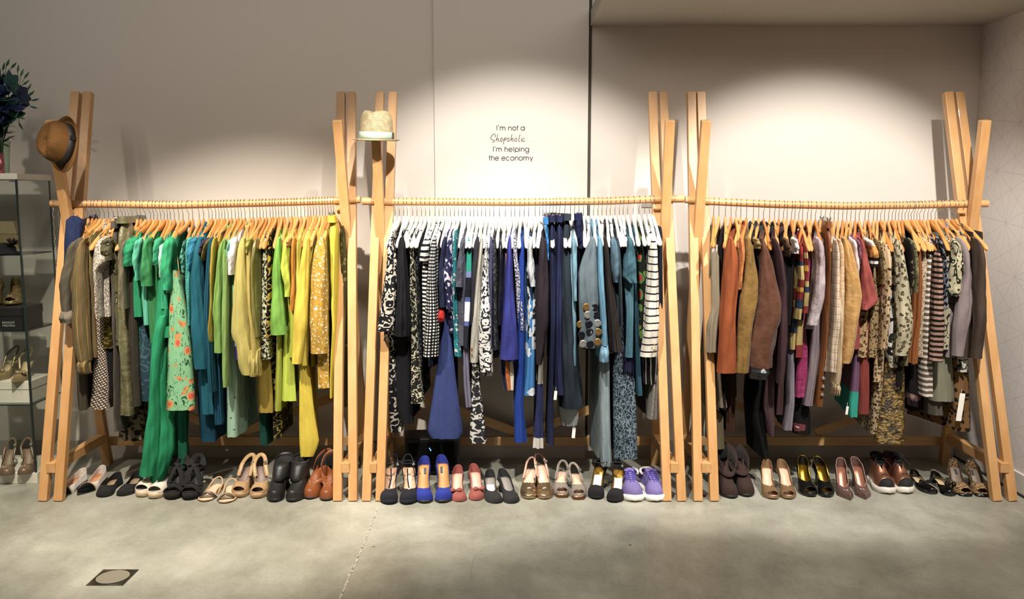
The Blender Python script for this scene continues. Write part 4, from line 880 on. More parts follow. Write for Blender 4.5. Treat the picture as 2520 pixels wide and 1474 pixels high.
FILLC = {1: [(520, ['#4c4a30', '#5a563a', '#3a3626', '#66603e'], ['olive', 'moss', 'dark olive', 'khaki']), (470, ['#147a5c', '#1a6e50'], ['sea green', 'pine green']), (600, ['#16566c', '#2a7a64', '#7a9a40'], ['petrol', 'sage', 'leaf green']), (9999, ['#8e8226', '#a89a30', '#6c6420', '#b8a838'], ['ochre', 'mustard', 'bronze', 'straw'])],
         2: [(1320, ['#1b1d2c', '#22243a', '#15161c'], ['ink blue', 'slate', 'black']), (9999, ['#1d2433', '#2a3a48'], ['midnight blue', 'steel blue'])],
         3: [(1950, ['#2c1c14', '#3c2a20'], ['chocolate', 'umber']), (2110, ['#a88a70', '#8a6a58', '#bfa58c'], ['sand', 'rosewood', 'ecru']), (9999, ['#3a3024', '#5c5040', '#282018'], ['walnut', 'stone brown', 'coffee'])]}
FILLC[1].sort(key=lambda q: q[0])
labs = {}
tints = {1: ('honey', 'amber'), 2: ('white',), 3: ('honey', 'honey', 'amber')}
usedproto = {k: False for k in PROTO}
def hang(rk, hu, yaw, kind, short, k):
    xh, zr = hookpt(rk, hu); lab = {'honey': 'honey coloured wooden hanger', 'amber': 'amber wooden hanger', 'white': 'white wooden hanger', 'clip': 'chrome clip hanger'}[kind] + ' carrying the ' + short
    gname = {'white': 'white hangers on the middle rack', 'clip': 'clip hangers on the racks'}.get(kind, 'wooden hangers on the %s rack' % RN[rk])
    if not usedproto[kind]:
        usedproto[kind] = True; r = PROTO[kind]; r.location = (xh, RY, zr); r.rotation_euler = (0, 0, yaw); r['label'] = lab; r['group'] = gname
    else: dup(PROTO[kind], (xh, RY, zr), yaw, lab, gname)
kk = 0
for rk in (1, 2, 3):
    gs, free = assign(rk)
    order = sorted([(g['hook'], g) for g in gs], key=lambda q: q[0])
    fills = []
    for i, h in enumerate(free):
        lf = [g for hk, g in order if hk <= h]; rt = [g for hk, g in order if hk > h]
        a = lf[-1]['short'] if lf else None; b = rt[0]['short'] if rt else None
        for lim, cs, ns in FILLC[rk]:
            if h < lim: break
        q = kk % len(cs); kk += 1
        nm = ('top', 'blouse', 'dress')[i % 3]; short = '%s %s' % (ns[q], nm)
        where = 'between the %s and the %s' % (a, b) if a and b else ('left of the %s' % b if b else 'right of the %s' % a)
        full = '%s %s' % (short, where); 
        if full in labs: short = 'plain ' + short; full = 'narrow %s %s' % (short, where)
        labs[full] = 1
        c = h - shift(rk, h); hm = (760, 860, 900)[i % 3]
        g = dict(rk=rk, short=short, kind='bd', cl='plain:%s' % cs[q], prof=[(600, c - 4, c + 4), (700, c - 6, c + 6), (hm, c - 7, c + 7)], desc=full, dy=.07, hook=h, where=where, near='beside the %s' % (a or b))
        fills.append(g)
    for g in gs + fills:
        org, xt = garment(g, rk, g['hook'], 'where' in g)
        yaw = math.atan2(xt - org.x, HL) if g['kind'] != 'tr' else math.atan2(xt - org.x, .175)
        yaw = max(-.3, min(.3, yaw))
        clip = g['kind'] in ('tr', 'sk') and g['prof'][0][0] <= 560
        kk += 1
        kd = 'clip' if clip else tints[rk][kk % len(tints[rk])]
        hang(rk, g['hook'], yaw, kd, g['short'] + (' ' + g['near'] if 'where' in g else ''), kk)
for g in GARM:
    if 'nohook' in g:
        garment(g, g['rk'], g['nohook'])
# ---------------------------------------------------------------- shoes
def shoe_place(tu, tv, hu, hv, Lh, z=0, top=.055):
    """toe and heel-top pixels -> heel position, direction to the toe, heel counter height"""
    if z: 
        a, b, c = ray(tu, tv); t = (z - CAMZ) / b; tx, ty = a * t, c * t
    else: tx, ty = onfloor(tu, tv)
    ty += .006; yaw = 0
    for _ in range(20):
        hy = ty + Lh * cos(yaw); hx, hz = atY(hu, hv, hy); yaw = math.asin(max(-.8, min(.8, (hx - tx) / Lh)))
    return Vector((tx, ty, z)), yaw, hz - z
def wprof(s, toe, W):
    """half width of the sole along its length, 0 heel .. 1 toe"""
    base = interp([(0, .30), (.12, .335), (.4, .30), (.68, .445), (.8, .44), (1, .40)], s)[0] * W * 2 / 0.89 / 1
    base *= .5 / .5
    if s < .1: base *= math.sqrt(max(.0, 1 - (1 - s / .1) ** 2))
    if toe == 'point':
        if s > .66: base *= max(0, 1 - ((s - .66) / .34) ** 1.5)
    else:
        k = .80 if toe == 'round' else .84
        if s > k: base *= math.sqrt(max(0, 1 - ((s - k) / (1 - k)) ** 2))
    return base
class Last:
    def __init__(q, L, W, heel, plat, toe, side=0):
        q.L, q.W, q.heel, q.plat, q.toe, q.side = L, W, heel, plat, toe, side
    def w(q, s): return wprof(s, q.toe, q.W)
    def cx(q, s): return q.side * .010 * sin(PI * min(1, s * 1.05)) 
    def zb(q, s):     # underside of the foot
        h = q.heel - q.plat
        return q.plat + h * (1 - sm((s - .10) / .58)) + (.006 * max(0, (s - .8) / .2) ** 2)
    def zs(q, s):     # underside of the sole
        t = q.plat * sm((s - .42) / .14) + .004
        return max(.0005 + .006 * max(0, (s - .8) / .2) ** 2, q.zb(s) - t)
    def y(q, s): return -s * q.L
STN = [0, .006, .02, .05, .09, .14, .2, .27, .34, .41, .48, .54, .6, .66, .71, .76, .81, .85, .89, .92, .945, .965, .98, .992, 1.0]
def shoe_upper(la, sv, counter, wall, vamp, toeh, peep=0, cut=None, K=7, only=None):
    m = MB(); grid = []
    for s in STN:
        w = la.w(s) if 0 < s < 1 else 0.0; zb = la.zb(s) - .003
        hw = interp([(0, counter), (.02, counter * .97), (.05, counter * .88), (.09, counter * .78), (.16, lerp(counter * .66, wall, .5)), (.26, wall), (.55, wall * .95), (.7, vamp), (.85, lerp(vamp, toeh, .55)), (.97, toeh), (1, toeh * .5)], s)[0]
        b = sm((s - (sv - .2)) / .2)
        row = []
        for sd in (1, -1):
            for k in range(K + 1):
                f = k / K
                x1, z1 = w * (1 - .10 * f - (.16 * f if s < .2 else 0)), hw * f
                x2, z2 = w * cos(f * PI / 2) ** .85, hw * sin(f * PI / 2) ** .9
                x = lerp(x1, x2, b); z = lerp(z1, z2, b)
                row.append((la.cx(s) + sd * x, la.y(s), zb + z))
        grid.append(row)
    n = 2 * (K + 1)
    for r in grid: m.v += r
    for i in range(len(STN) - 1):
        for sd in (0, 1):
            for k in range(K):
                s = (STN[i] + STN[i + 1]) / 2; f = (k + .5) / K
                if only and not only[0] < s < only[1]: continue
                if peep and s > 1 - peep and f > .30: continue
                if cut and cut[0] < s < cut[1] and f > cut[2]: continue
                a = i * n + sd * (K + 1) + k
                m.f.append([a, a + 1, a + n + 1, a + n])
    return m
def shoe_sole(la):
    rings = []
    for s in STN:
        w = max(.001, la.w(s)) * 1.02; c = la.cx(s); zt = la.zb(s) + .001; z0 = la.zs(s); y = la.y(s) - (.002 if s > .95 else 0)
        rings.append([(c - w, y, zt), (c + w, y, zt), (c + w * .97, y, (zt + z0) / 2), (c + w * .93, y, z0), (c - w * .93, y, z0), (c - w * .97, y, (zt + z0) / 2)])
    return MB().loft(rings)
def shoe_insole(la, e=.94):
    rings = []
    for s in [k / 20 for k in range(21)]:
        s = lerp(.02, e, s); w = max(.002, la.w(s)) * .93; c = la.cx(s); z = la.zb(s) + .003
        rings.append([(c - w, la.y(s), z + .002), (c, la.y(s), z), (c + w, la.y(s), z + .002)])
    return MB().loft(rings, False, False, False)
def shoe_heel(la, kind):
    w0 = la.W * .33; zt = la.zb(.08) - .005
    if kind == 'wedge':
        rings = []
        for s in [lerp(.0, .62, k / 12) for k in range(13)]:
            w = max(.004, la.w(max(.012, s))) * .97; c = la.cx(s); z1 = la.zs(s) + .003
            rings.append([(c - w, la.y(s), z1), (c + w, la.y(s), z1), (c + w * .92, la.y(s), .0), (c - w * .92, la.y(s), .0)])
        return MB().loft(rings)
    e = {'stiletto': (.0055, .006), 'slim': (.009, .010), 'block': (.021, .024), 'flat': (la.W * .30, .032)}[kind]
    rings = []
    for k in range(9):
        t = k / 8; q = t ** .55 if kind in ('stiletto', 'slim') else t
        wx = lerp(w0 * .95, e[0], q); wy = lerp(.030, e[1], q); z = lerp(zt, 0, t); yc = lerp(-.036, -.014 - e[1] * .5, q)
        rings.append([(wx * cos(2 * PI * j / 14), yc + wy * sin(2 * PI * j / 14), z + (la.zb(min(.34, max(.0, -(yc + wy * sin(2 * PI * j / 14)) / la.L))) - la.zb(.08) - .003 if k == 0 else 0)) for j in range(14)])
    return MB().loft(rings)
def ribbon(pts, w, th=.002, up=(0, 0, 1)):
    """flat strap along pts, width w in the direction across both the path and the surface normal"""
    pts = [Vector(p) for p in pts]; rings = []; up = Vector(up)
    for i, p in enumerate(pts):
        t = (pts[min(i + 1, len(pts) - 1)] - pts[max(i - 1, 0)]).normalized()
        b = t.cross(up); b = b.normalized() if b.length > 1e-4 else Vector((1, 0, 0)); nrm = b.cross(t).normalized()
        rings.append([p + b * w / 2 + nrm * th / 2, p - b * w / 2 + nrm * th / 2, p - b * w / 2 - nrm * th / 2, p + b * w / 2 - nrm * th / 2])
    return MB().loft(rings)
def arc3(a, b, h, n=12, off=(0, 0, 0)):
    a, b = Vector(a), Vector(b); o = Vector(off); return [a.lerp(b, k / n) + Vector((0, 0, h * sin(PI * k / n))) + o * sin(PI * k / n) for k in range(n + 1)]
SHOES = []
def shoe(nm, lab, px, st, side=0, floorz=0, group='shoes lined up under the racks', cat='shoe'):
    """st: dict of style; px: toe u,v and heel-top u,v in the photo"""
    W = st.get('W', .043); counter = st.get('counter', .055); L = st.get('L', .235)
    Lh = st.get('Lh', L)
    toe, yaw, htop = shoe_place(*px, Lh, floorz)
    d = Vector((-sin(yaw), -cos(yaw), 0)); heel = toe - d * L
    root = thing(nm, heel, lab, cat, group, -yaw)
    hh = max(.012, htop - counter) if st.get('heelh') is None else st['heelh']
    la = Last(L, W, max(hh, st.get('plat', 0) + .006), st.get('plat', 0), st.get('toe', 'round'), side)
    U = st['up']; kind = st.get('kind', 'pump')
    sv = st.get('sv', .72)
    ex0 = st.get('ex', ())
    if kind in ('pump', 'sling', 'strapsandal'):
        if kind == 'pump':
            shoe_upper(la, sv, counter, st.get('wall', .034), st.get('vamp', .046), st.get('toeh', .03), st.get('peep', 0), (.645, 2, -1) if 'toecap' in ex0 else None).build('upper', U, root, solid=.0022, weld=2e-4, sub=1)
        elif kind == 'sling':
            m = shoe_upper(la, sv, counter, st.get('wall', .03), st.get('vamp', .046), st.get('toeh', .03), st.get('peep', 0), (-1, .40, -1))
            m.build('upper', U, root, solid=.0022, weld=2e-4, sub=1)
            w = la.w(.36); pts = [(la.cx(.4) - la.w(.42) * .95, la.y(.42), la.zb(.42) + .022)]
            for k in range(13):
                a = PI * k / 12; pts.append((-w * .95 * cos(a), -.065 + .078 * sin(a) , la.zb(.1) + .03 + (counter - .03) * sin(a)))
            pts.append((la.cx(.4) + la.w(.42) * .95, la.y(.42), la.zb(.42) + .022))
            hs_ = ribbon(pts, st.get('strapw', .011), .003, (0, -.8, .5)).build('heel_strap', st.get('strap', U), root)
            disc(w * .95, -.07, la.zb(.2) + .05, .008).build('buckle', CHROME, hs_)
        shoe_sole(la).build('sole', st.get('sole', U), root)
        ins = shoe_insole(la, .97).build('insole', st['in'], root, solid=.002)
        if hh > .016: shoe_heel(la, st.get('heel', 'stiletto')).build('heel', st.get('heelm', st.get('sole', U)), root)
    ex = st.get('ex', ())
    if 'toecap' in ex:
        shoe_upper(la, sv, counter, st.get('wall', .034), st.get('vamp', .046), st.get('toeh', .03), 0, None, 7, (.645, 2)).build('toe_cap', st['capm'], root, solid=.0024, weld=2e-4)
        ribbon([(la.cx(.66) + la.w(.66) * 1.03 * cos(a), la.y(.66), la.zb(.66) - .002 + .0455 * sin(a) ** .9) for a in [PI * k / 16 for k in range(17)]], .004, .003, (0, 1, 0)).build('trim', st['trimm'], root)
    if 'studs' in ex:
        m = MB(); r = random.Random(5)
        for k in range(34):
            s = r.uniform(.68, .93); a = r.uniform(.35, PI - .35); w = la.w(s); hw = interp([(.68, .044), (.95, .03)], s)[0]
            m.ball((la.cx(s) + w * cos(a), la.y(s), la.zb(s) - .002 + hw * sin(a)), (.0035, .0035, .0035), 8, 4)
        m.build('studs', simple('black_bead', '#0c0c0d', .12, 0, .5), root)
    if 'rim' in ex:
        pts = []
        for sd in (1, -1):
            ss = [q for q in STN if q <= sv - .02]; ss = ss if sd == -1 else ss[::-1]
            for s in ss:
                w = max(.0012, la.w(s)); wl = st.get('wall', .034); hw = interp([(0, counter), (.02, counter * .97), (.05, counter * .88), (.09, counter * .78), (.16, lerp(counter * .66, wl, .5)), (.26, wl), (.55, st.get('wall', .034) * .95), (.7, st.get('vamp', .046))], s)[0]; b = sm((s - (sv - .2)) / .2)
                x = lerp(w * (.90 - (.16 if s < .2 else 0)), 0, b); pts.append((la.cx(s) + sd * x, la.y(s), la.zb(s) - .003 + hw))
        MB().tube(pts, .0016, 6).build('rim', st['rim'], root)
    if 'ankle' in ex:
        z = la.zb(.2); w = la.w(.25)
        pts = [(w * 1.02 * sin(a), -.058 - .052 * cos(a), z + .058 + .008 * cos(a)) for a in [2 * PI * k / 22 for k in range(23)]]
        as_ = ribbon(pts, .009, .0025, (0, 0, 1)).build('ankle_strap', U, root)
        disc(w * .98, -.09, z + .058, .006).build('buckle', CHROME, as_)
    if 'tstrap' in ex:
        z = la.zb(.3)
        ribbon([(la.cx(.7), la.y(.72), la.zb(.7) + .046), (0, la.y(.5), la.zb(.5) + .055), (0, -.11, la.zb(.3) + .062)], .006, .002).build('instep_strap', U, root)
    if 'bow' in ex:
        s = sv + .02; p = Vector((la.cx(s) + .012 * (side or 1), la.y(s) - .006, la.zb(s) + .044)); m = MB()
        for q in (-1, 1):
            m.loft([[p + Vector((q * x, dy_, dz_)) for dy_, dz_ in ((-h, -.002), (0, h), (h, .002), (0, -h * .6))] for x, h in ((0, .004), (.012, .012), (.024, .014), (.029, .003))])
        m.ball(p, (.006, .006, .006)).build('bow', st.get('bowm', U), root)
    if 'brooch' in ex:
        s = .8; m = MB(); r = random.Random(2)
        for k in range(14):
            a = r.uniform(0, 6.28); q = r.uniform(0, .013); m.ball((la.cx(s) - .012 + q * cos(a), la.y(s) + q * sin(a), la.zb(s) + .037 + r.uniform(-.001, .003)), (.0032,) * 3, 8, 4)
        m.build('brooch', simple('crystal_silver', '#d9d3c6', .12, .9), root)
    if 'cross' in ex:
        z0 = la.zb(.66); w = la.w(.62)
        ribbon(arc3((-w, la.y(.60), la.zb(.6) + .01), (w * .8, la.y(.18), la.zb(.18) + .03), .05, 14), .026, .003).build('strap', U, root)
        ribbon(arc3((w, la.y(.60), la.zb(.6) + .01), (-w * .8, la.y(.18), la.zb(.18) + .03), .05, 14), .026, .003).build('strap', U, root)
        ribbon(arc3((-la.w(.8) * 1.02, la.y(.80), la.zb(.8)), (la.w(.8) * 1.02, la.y(.80), la.zb(.8)), .034, 14), .048, .003).build('toe_band', U, root)
        wv = la.w(.14) * .95; pts = [(-wv * cos(PI * k / 12), -.05 + .06 * sin(PI * k / 12), la.zb(.1) + .03 + .035 * sin(PI * k / 12)) for k in range(13)]
        ribbon(pts, .034, .003, (0, -1, .1)).build('heel_counter', U, root)
        m = MB(); p = Vector((la.cx(.74), la.y(.74), la.zb(.74) + .040))
        for q in (-1, 1): m.tube([p, p + Vector((q * .018, .003, .008)), p + Vector((q * .022, -.008, .002)), p], .0022, 6)
        m.build('bow', U, root)
    if 'flatstraps' in ex:
        for s, h, wd, mt in ((.80, .026, .015, st['beads']), (.70, .030, .006, U), (.74, .03, .004, st['beads'])):
            ribbon(arc3((-la.w(s) * 1.02, la.y(s), la.zb(s)), (la.w(s) * 1.02, la.y(s) + .012, la.zb(s)), h, 14), wd, .004).build('toe_strap', mt, root)
        w = la.w(.25); pts = [(-w * cos(PI * k / 12), -.06 + .062 * sin(PI * k / 12), la.zb(0) + .008 + .03 * sin(PI * k / 12)) for k in range(13)]
        ribbon([(-w * 1.02, la.y(.5), la.zb(.5))] + pts + [(w * 1.02, la.y(.5), la.zb(.5))], .007, .003, (0, -1, .4)).build('heel_strap', U, root)
    if 'capband' in ex:
        ribbon([(la.cx(.93) + la.w(.93) * 1.04 * cos(a), la.y(.945) - .014 * sin(a), la.zb(.9) - .012) for a in [PI * k / 12 for k in range(13)]], .024, .004, (0, -1, 0)).build('toe_plate', st['capm'], root)
    if 'label' in ex:
        MB().box((0, la.y(.25), la.zb(.25) + .0075), (.012, .034, .001), Matrix.Rotation(math.atan2(la.zb(.2) - la.zb(.3), la.L * .1), 3, 'X')).build('insole_label', simple('dark_label', '#2c2c30', .6), ins, smooth=False)
    if 'paper' in ex:
        rings = [[(la.cx(s) - .020, la.y(s), la.zb(s) + .0085), (la.cx(s) + .020, la.y(s), la.zb(s) + .0085)] for s in (.32, .4, .48, .56, .64, .7)]
        MB().loft(rings, False, False, False).build('paper_insert', TAGM, root, solid=.0008)
    return root, la, hh
leather = lambda n, h, r=.4, coat=.1: simple(n, h, r, 0, coat, nz=90)
suede = lambda n, h: simple(n, h, .95, nz=240, sheen=.0)
INB = simple('beige_insole', '#d0a276', .6); INBLK = simple('dark_insole', '#2a2727', .5); ING = simple('grey_insole', '#8a8580', .6)
PATENT = simple('black_patent', '#0b0b0d', .12, 0, .6)
def pair(nm, descs, pxs, st, sides=(-1, 1), **k):
    for d, p, s in zip(descs, pxs, sides): shoe(nm, d, p, st, s, **k)
def two(base): return ('left shoe of the ' + base, 'right shoe of the ' + base)
wt = leather('white_leather', '#d9d2cc'); IN1 = simple('tan_insole', '#c98e66', .5)
pair('pump', two('white pointed pumps with black patent toes'), [(134, 1230, 208, 1149), (189, 1221, 254, 1142)], dict(up=wt, sole=leather('tan_sole', '#a67c52'), toe='point', sv=.64, L=.25, ex=('toecap',), capm=PATENT, trimm=simple('gold_piping', '#cdb98a', .35, .4), heel='slim', counter=.058, **{'in': IN1}))
pair('ballet_flat', two('black flat shoes covered with shiny studs'), [(250, 1226, 292, 1164), (297, 1223, 341, 1168)], dict(up=suede('black_suede', '#151516'), sv=.70, L=.23, counter=.05, heelh=.016, heel='flat', wall=.034, ex=('studs',), **{'in': simple('pale_insole', '#9a8468', .6)}))
pair('platform_shoe', two('cream peep toe platforms under the green jumpsuit'), [(343, 1226, 396, 1150), (374, 1230, 417, 1141)], dict(up=simple('cream_patent', '#ded3c6', .25, 0, .3), sole=simple('cream_platform', '#c9b596', .35), toe='round', plat=.028, peep=.10, L=.215, counter=.055, sv=.74, **{'in': ING}))
pair('platform_sandal', two('black platform sandals with crossed straps'), [(420, 1232, 448, 1118), (462, 1233, 488, 1119)], dict(kind='strapsandal', up=suede('black_nubuck', '#1b1a1c'), plat=.035, L=.215, W=.045, counter=.075, heel='block', ex=('cross',), **{'in': INBLK}))
pair('sandal', two('flat beige sandals with beaded toe straps'), [(500, 1237, 540, 1187), (551, 1241, 572, 1190)], dict(kind='strapsandal', up=simple('nude_strap', '#c4a07c', .5), sole=simple('tan_edge', '#b98a56', .6), L=.235, heelh=.014, counter=.04, ex=('flatstraps',), beads=simple('bead_strip', '#6c6a60', .2, .7), **{'in': simple('cream_footbed', '#e0c4a8', .5)}))
pair('peep_toe_heel', two('beige slingback heels with a folded peep toe'), [(585, 1227, 618, 1120), (632, 1229, 642, 1120)], dict(kind='sling', up=leather('beige_leather', '#b3926c'), plat=.024, peep=.075, L=.215, W=.044, counter=.062, strapw=.02, sv=.7, heel='block', **{'in': simple('mauve_insole', '#7d6a64', .45)}))
navy = suede('navy_suede', '#11131f')
pair('ankle_strap_pump', two('navy closed toe heels with thin ankle straps'), [(957, 1244, 968, 1119), (1002, 1244, 1004, 1119)], dict(kind='sling', up=navy, plat=.02, L=.21, W=.0445, counter=.07, sv=.74, strapw=.005, heel='stiletto', ex=('ankle', 'tstrap'), **{'in': simple('nude_footbed', '#d2a88c', .4)}))
pair('platform_pump', two('royal blue suede platform pumps'), [(1046, 1241, 1046, 1119), (1090, 1240, 1085, 1116)], dict(up=suede('royal_blue_suede', '#22308c'), sole=simple('dark_sole', '#23211d', .5), plat=.012, L=.21, W=.0445, sv=.74, vamp=.052, toeh=.042, counter=.056, ex=('label',), **{'in': simple('tan_footbed', '#b3844c', .5)}))
pair('bow_pump', two('dusty pink suede pumps with a side bow'), [(1132, 1237, 1128, 1141), (1172, 1234, 1164, 1138)], dict(up=suede('dusty_pink_suede', '#8f4f48'), sole=simple('brown_sole', '#3a2520', .5), L=.21, W=.041, sv=.7, heel='slim', ex=('bow',), **{'in': simple('pink_footbed', '#d9ab98', .35)}))
shoe('court_shoe', 'left shoe of the charcoal suede pumps, with a paper slip inside', (1223, 1241, 1205, 1151), dict(up=suede('charcoal_suede', '#242426'), L=.22, W=.042, sv=.66, heel='block', ex=('paper',), **{'in': ING}), -1)
shoe('court_shoe', 'right shoe of the charcoal suede pumps, empty', (1263, 1241, 1233, 1150), dict(up=suede('charcoal_suede', '#242426'), L=.22, W=.042, sv=.66, heel='block', **{'in': ING}), 1)
gold = simple('gold_metallic_leather', '#b39a7c', .3, .85)
pair('slingback', two('pale gold metallic platform slingbacks'), [(1302, 1231, 1309, 1127), (1342, 1231, 1325, 1117)], dict(kind='sling', up=gold, plat=.022, L=.21, W=.0425, counter=.062, sv=.72, toeh=.04, vamp=.052, heel='block', strapw=.01, strap=simple('rose_strap', '#c9a08c', .4), **{'in': simple('peach_footbed', '#e3bfa8', .35)}))
pair('peep_toe_slingback', two('grey peep toe slingbacks with bronze toe plates'), [(1384, 1226, 1385, 1135), (1425, 1231, 1410, 1141)], dict(kind='sling', up=suede('grey_suede', '#8a7f76'), plat=.018, peep=.09, L=.205, W=.0415, counter=.058, sv=.72, strapw=.012, heel='slim', ex=('capband',), capm=simple('bronze_plate', '#6e4c34', .25, .6), **{'in': simple('pale_footbed', '#dcbca4', .4)}))
pair('mary_jane', two('black suede heels with gold lining and ankle strap'), [(1466, 1231, 1482, 1123), (1509, 1239, 1522, 1129)], dict(up=suede('soft_black_suede', '#17161a'), plat=.014, L=.21, W=.0425, sv=.7, counter=.06, wall=.02, toeh=.036, vamp=.048, ex=('ankle', 'paper'), **{'in': simple('gold_footbed', '#b98f3f', .25, .6)}))
patent = simple('taupe_patent', '#7c6346', .2, 0, .5)
pair('peep_toe_pump', two('taupe patent peep toe pumps'), [(1904, 1231, 1887, 1128), (1943, 1231, 1920, 1128)], dict(up=patent, plat=.01, peep=.075, L=.21, W=.0415, sv=.72, ex=('rim',), rim=patent, **{'in': simple('blush_footbed', '#dcb49a', .45)}))
pair('gold_lined_pump', two('black peep toe pumps with bright gold lining'), [(1998, 1225, 1974, 1119), (2038, 1226, 2009, 1121)], dict(up=leather('black_leather', '#0f1010', .35), plat=.018, peep=.085, L=.21, W=.0415, sv=.7, wall=.042, ex=('rim',), rim=simple('gold_lining', '#c49a34', .2, .9), **{'in': simple('gold_lining', '#c49a34', .2, .9)}))
pair('brooch_pump', two('mauve pointed pumps with crystal brooches'), [(2094, 1233, 2069, 1125), (2132, 1231, 2101, 1123)], dict(up=simple('mauve_satin', '#6f5650', .4, .2, nz=200), toe='point', L=.23, Lh=.225, W=.041, sv=.66, ex=('rim', 'brooch'), rim=simple('pink_piping', '#a8877f', .4), **{'in': simple('rose_gold_footbed', '#b07a66', .3, .5)}))
pair('cap_toe_pump', two('cheetah print peep toe pumps with black toes'), [(2380, 1223, 2345, 1125), (2420, 1224, 2386, 1128)], dict(up=cloth('leopard:#b08a5c,#1e1510,#1e1510;120;o'), sole=simple('black_sole', '#101012', .3), plat=.01, peep=.06, L=.21, W=.0425, sv=.70, ex=('rim', 'label', 'capband'), capm=PATENT, rim=simple('dark_piping', '#2a2422', .5), **{'in': simple('grey_brown_footbed', '#7a6a5e', .5)}))
pair('ballet_flat', two('black patent ballet flats'), [(2300, 1218, 2246, 1162), (2342, 1223, 2296, 1167)], dict(up=PATENT, L=.235, W=.040, heelh=.012, heel='flat', sv=.68, wall=.028, vamp=.036, counter=.05, ex=('bow', 'rim'), rim=PATENT, **{'in': simple('cream_insole', '#d8bf98', .5)}))
# ---- boots
def boot_shaft(path, radii, tilt=None, n=22, inset=0.0, ph=0):
    m = MB(); rings = []
    for i, p in enumerate(path):
        p = Vector(p); t = (Vector(path[min(i + 1, len(path) - 1)]) - Vector(path[max(i - 1, 0)])).normalized()
        a = Vector((1, 0, 0)); a = (a - t * a.dot(t)).normalized(); b = t.cross(a)
        rx, ry = radii[i]; rx -= inset; ry -= inset; ring = []
        for k in range(n):
            q = 2 * PI * k / n; w = 1 + .07 * crease(q * .8, p.z * 3, ph) * min(1, i * .4)
            x, y = rx * cos(q) * w, ry * sin(q) * w
            ring.append(Vector((p.x + x, p.y + y, p.z + (tilt[i] * y if tilt else 0) - (inset * .5))))
        rings.append(ring)
    m.loft(rings, False, False); return m
def boot(nm, lab, px, st, side):
    L = .25; W = .044; toe, yaw, htop = shoe_place(*px, st.get('Lh', .16)); d = Vector((-sin(yaw), -cos(yaw), 0)); heel = toe - d * L
    root = thing(nm, heel, lab, 'boot', 'shoes lined up under the racks', -yaw)
    la = Last(L, W, st['heelh'], st.get('plat', .012), st.get('toe', 'round'), side); U = st['up']
    shoe_upper(la, .42, .09, .10, .066, .042).build('upper', U, root, solid=.0025, weld=2e-4, sub=1)
    shoe_sole(la).build('sole', st['sole'], root); shoe_heel(la, 'block').build('heel', st['sole'], root)
    zb = la.zb(.15)
    path, rad, tl = st['shaft'](la, zb, htop, side)
    boot_shaft(path, rad, tl, ph=side).build('shaft', U, root, solid=.003)
    boot_shaft(path[-6:-1], rad[-6:-1], tl[-6:-1], inset=.0035, ph=side).build('lining', simple('shaded_boot_lining', '#17120f', .9), root, solid=.001)  # inner sheet coloured dark to paint the shade inside the shaft
    return root
bl = leather('worn_black_leather', '#1c1b1c', .5)
def ashaft(la, zb, top, side):
    h = top - zb
    P = [(0, -.094, .02), (0, -.092, .04), (0, -.086, .06), (.001, -.077, .08), (.002, -.068, .10), (.003, -.062, h * .8), (.004, -.058, h * .92), (.005, -.056, h)]
    return [(x, y, zb + z) for x, y, z in P], [(.041, .086), (.042, .084), (.042, .076), (.042, .066), (.043, .056), (.045, .051), (.045, .049), (.043, .047)], [0, 0, 0, -.1, -.1, 0, .15, .3]
pair_b = lambda nm, ds, ps, st: [boot(nm, d_, p_, st, s_) for d_, p_, s_ in zip(ds, ps, (-1, 1))]
pair_b('ankle_boot', ('left boot of the black leather ankle boots', 'right boot of the black leather ankle boots'), [(672, 1238, 693, 1130), (716, 1238, 737, 1128)], dict(up=bl, sole=simple('black_rubber', '#121214', .6), heelh=.06, plat=.014, shaft=ashaft))
def fold(la, zb, top, side):
    # slouched shaft: back stands up, front sinks so the opening faces forward
    h = top - zb; P = []; R = []; T = []
    for k in range(10):
        t = k / 9; P.append((.010 * t * (1 if side < 0 else .6), lerp(-.094, -.062, sm(t)), zb + lerp(.02, h * .62, t))); R.append((lerp(.041, .056, t), lerp(.086, .056, sm(t * 1.3)))); T.append(1.15 * sm((t - .25) / .75))
    return P, R, T
cb = leather('brown_cowboy_leather', '#7d4524', .45)
for r_, s_ in zip([boot('cowboy_boot', d_, p_, dict(up=cb, sole=simple('dark_boot_sole', '#2a1d14', .6), heelh=.035, plat=.008, shaft=fold), s_) for d_, p_, s_ in (('left boot of the brown cowboy boots with folded shafts', (757, 1231, 788, 1116), -1), ('right boot of the brown cowboy boots with folded shafts', (801, 1235, 812, 1118), 1))], (-1, 1)):
    m = MB()
    for q in range(3): m.tube([(.03 * cos(a) * (1 - .2 * q), -.165 - .03 * sin(a) - .008 * q, .075 - .008 * q + .004 * sin(3 * a)) for a in [PI * k / 10 for k in range(11)]], .0008, 5)
    m.build('stitching', simple('pale_thread', '#c0987a', .7), r_)
bs = suede('brown_suede', '#2e1c16')
for d_, p_, s_ in (('left boot of the dark brown suede knee boots, shaft folded over', (1803, 1229, 1786, 1103), -1), ('right boot of the dark brown suede knee boots, shaft folded over', (1842, 1225, 1818, 1108), 1)):
    boot('knee_boot', d_, p_, dict(up=bs, sole=simple('brown_boot_sole', '#1f1512', .6), heelh=.07, plat=.012, toe='round', shaft=fold, Lh=.17), s_)
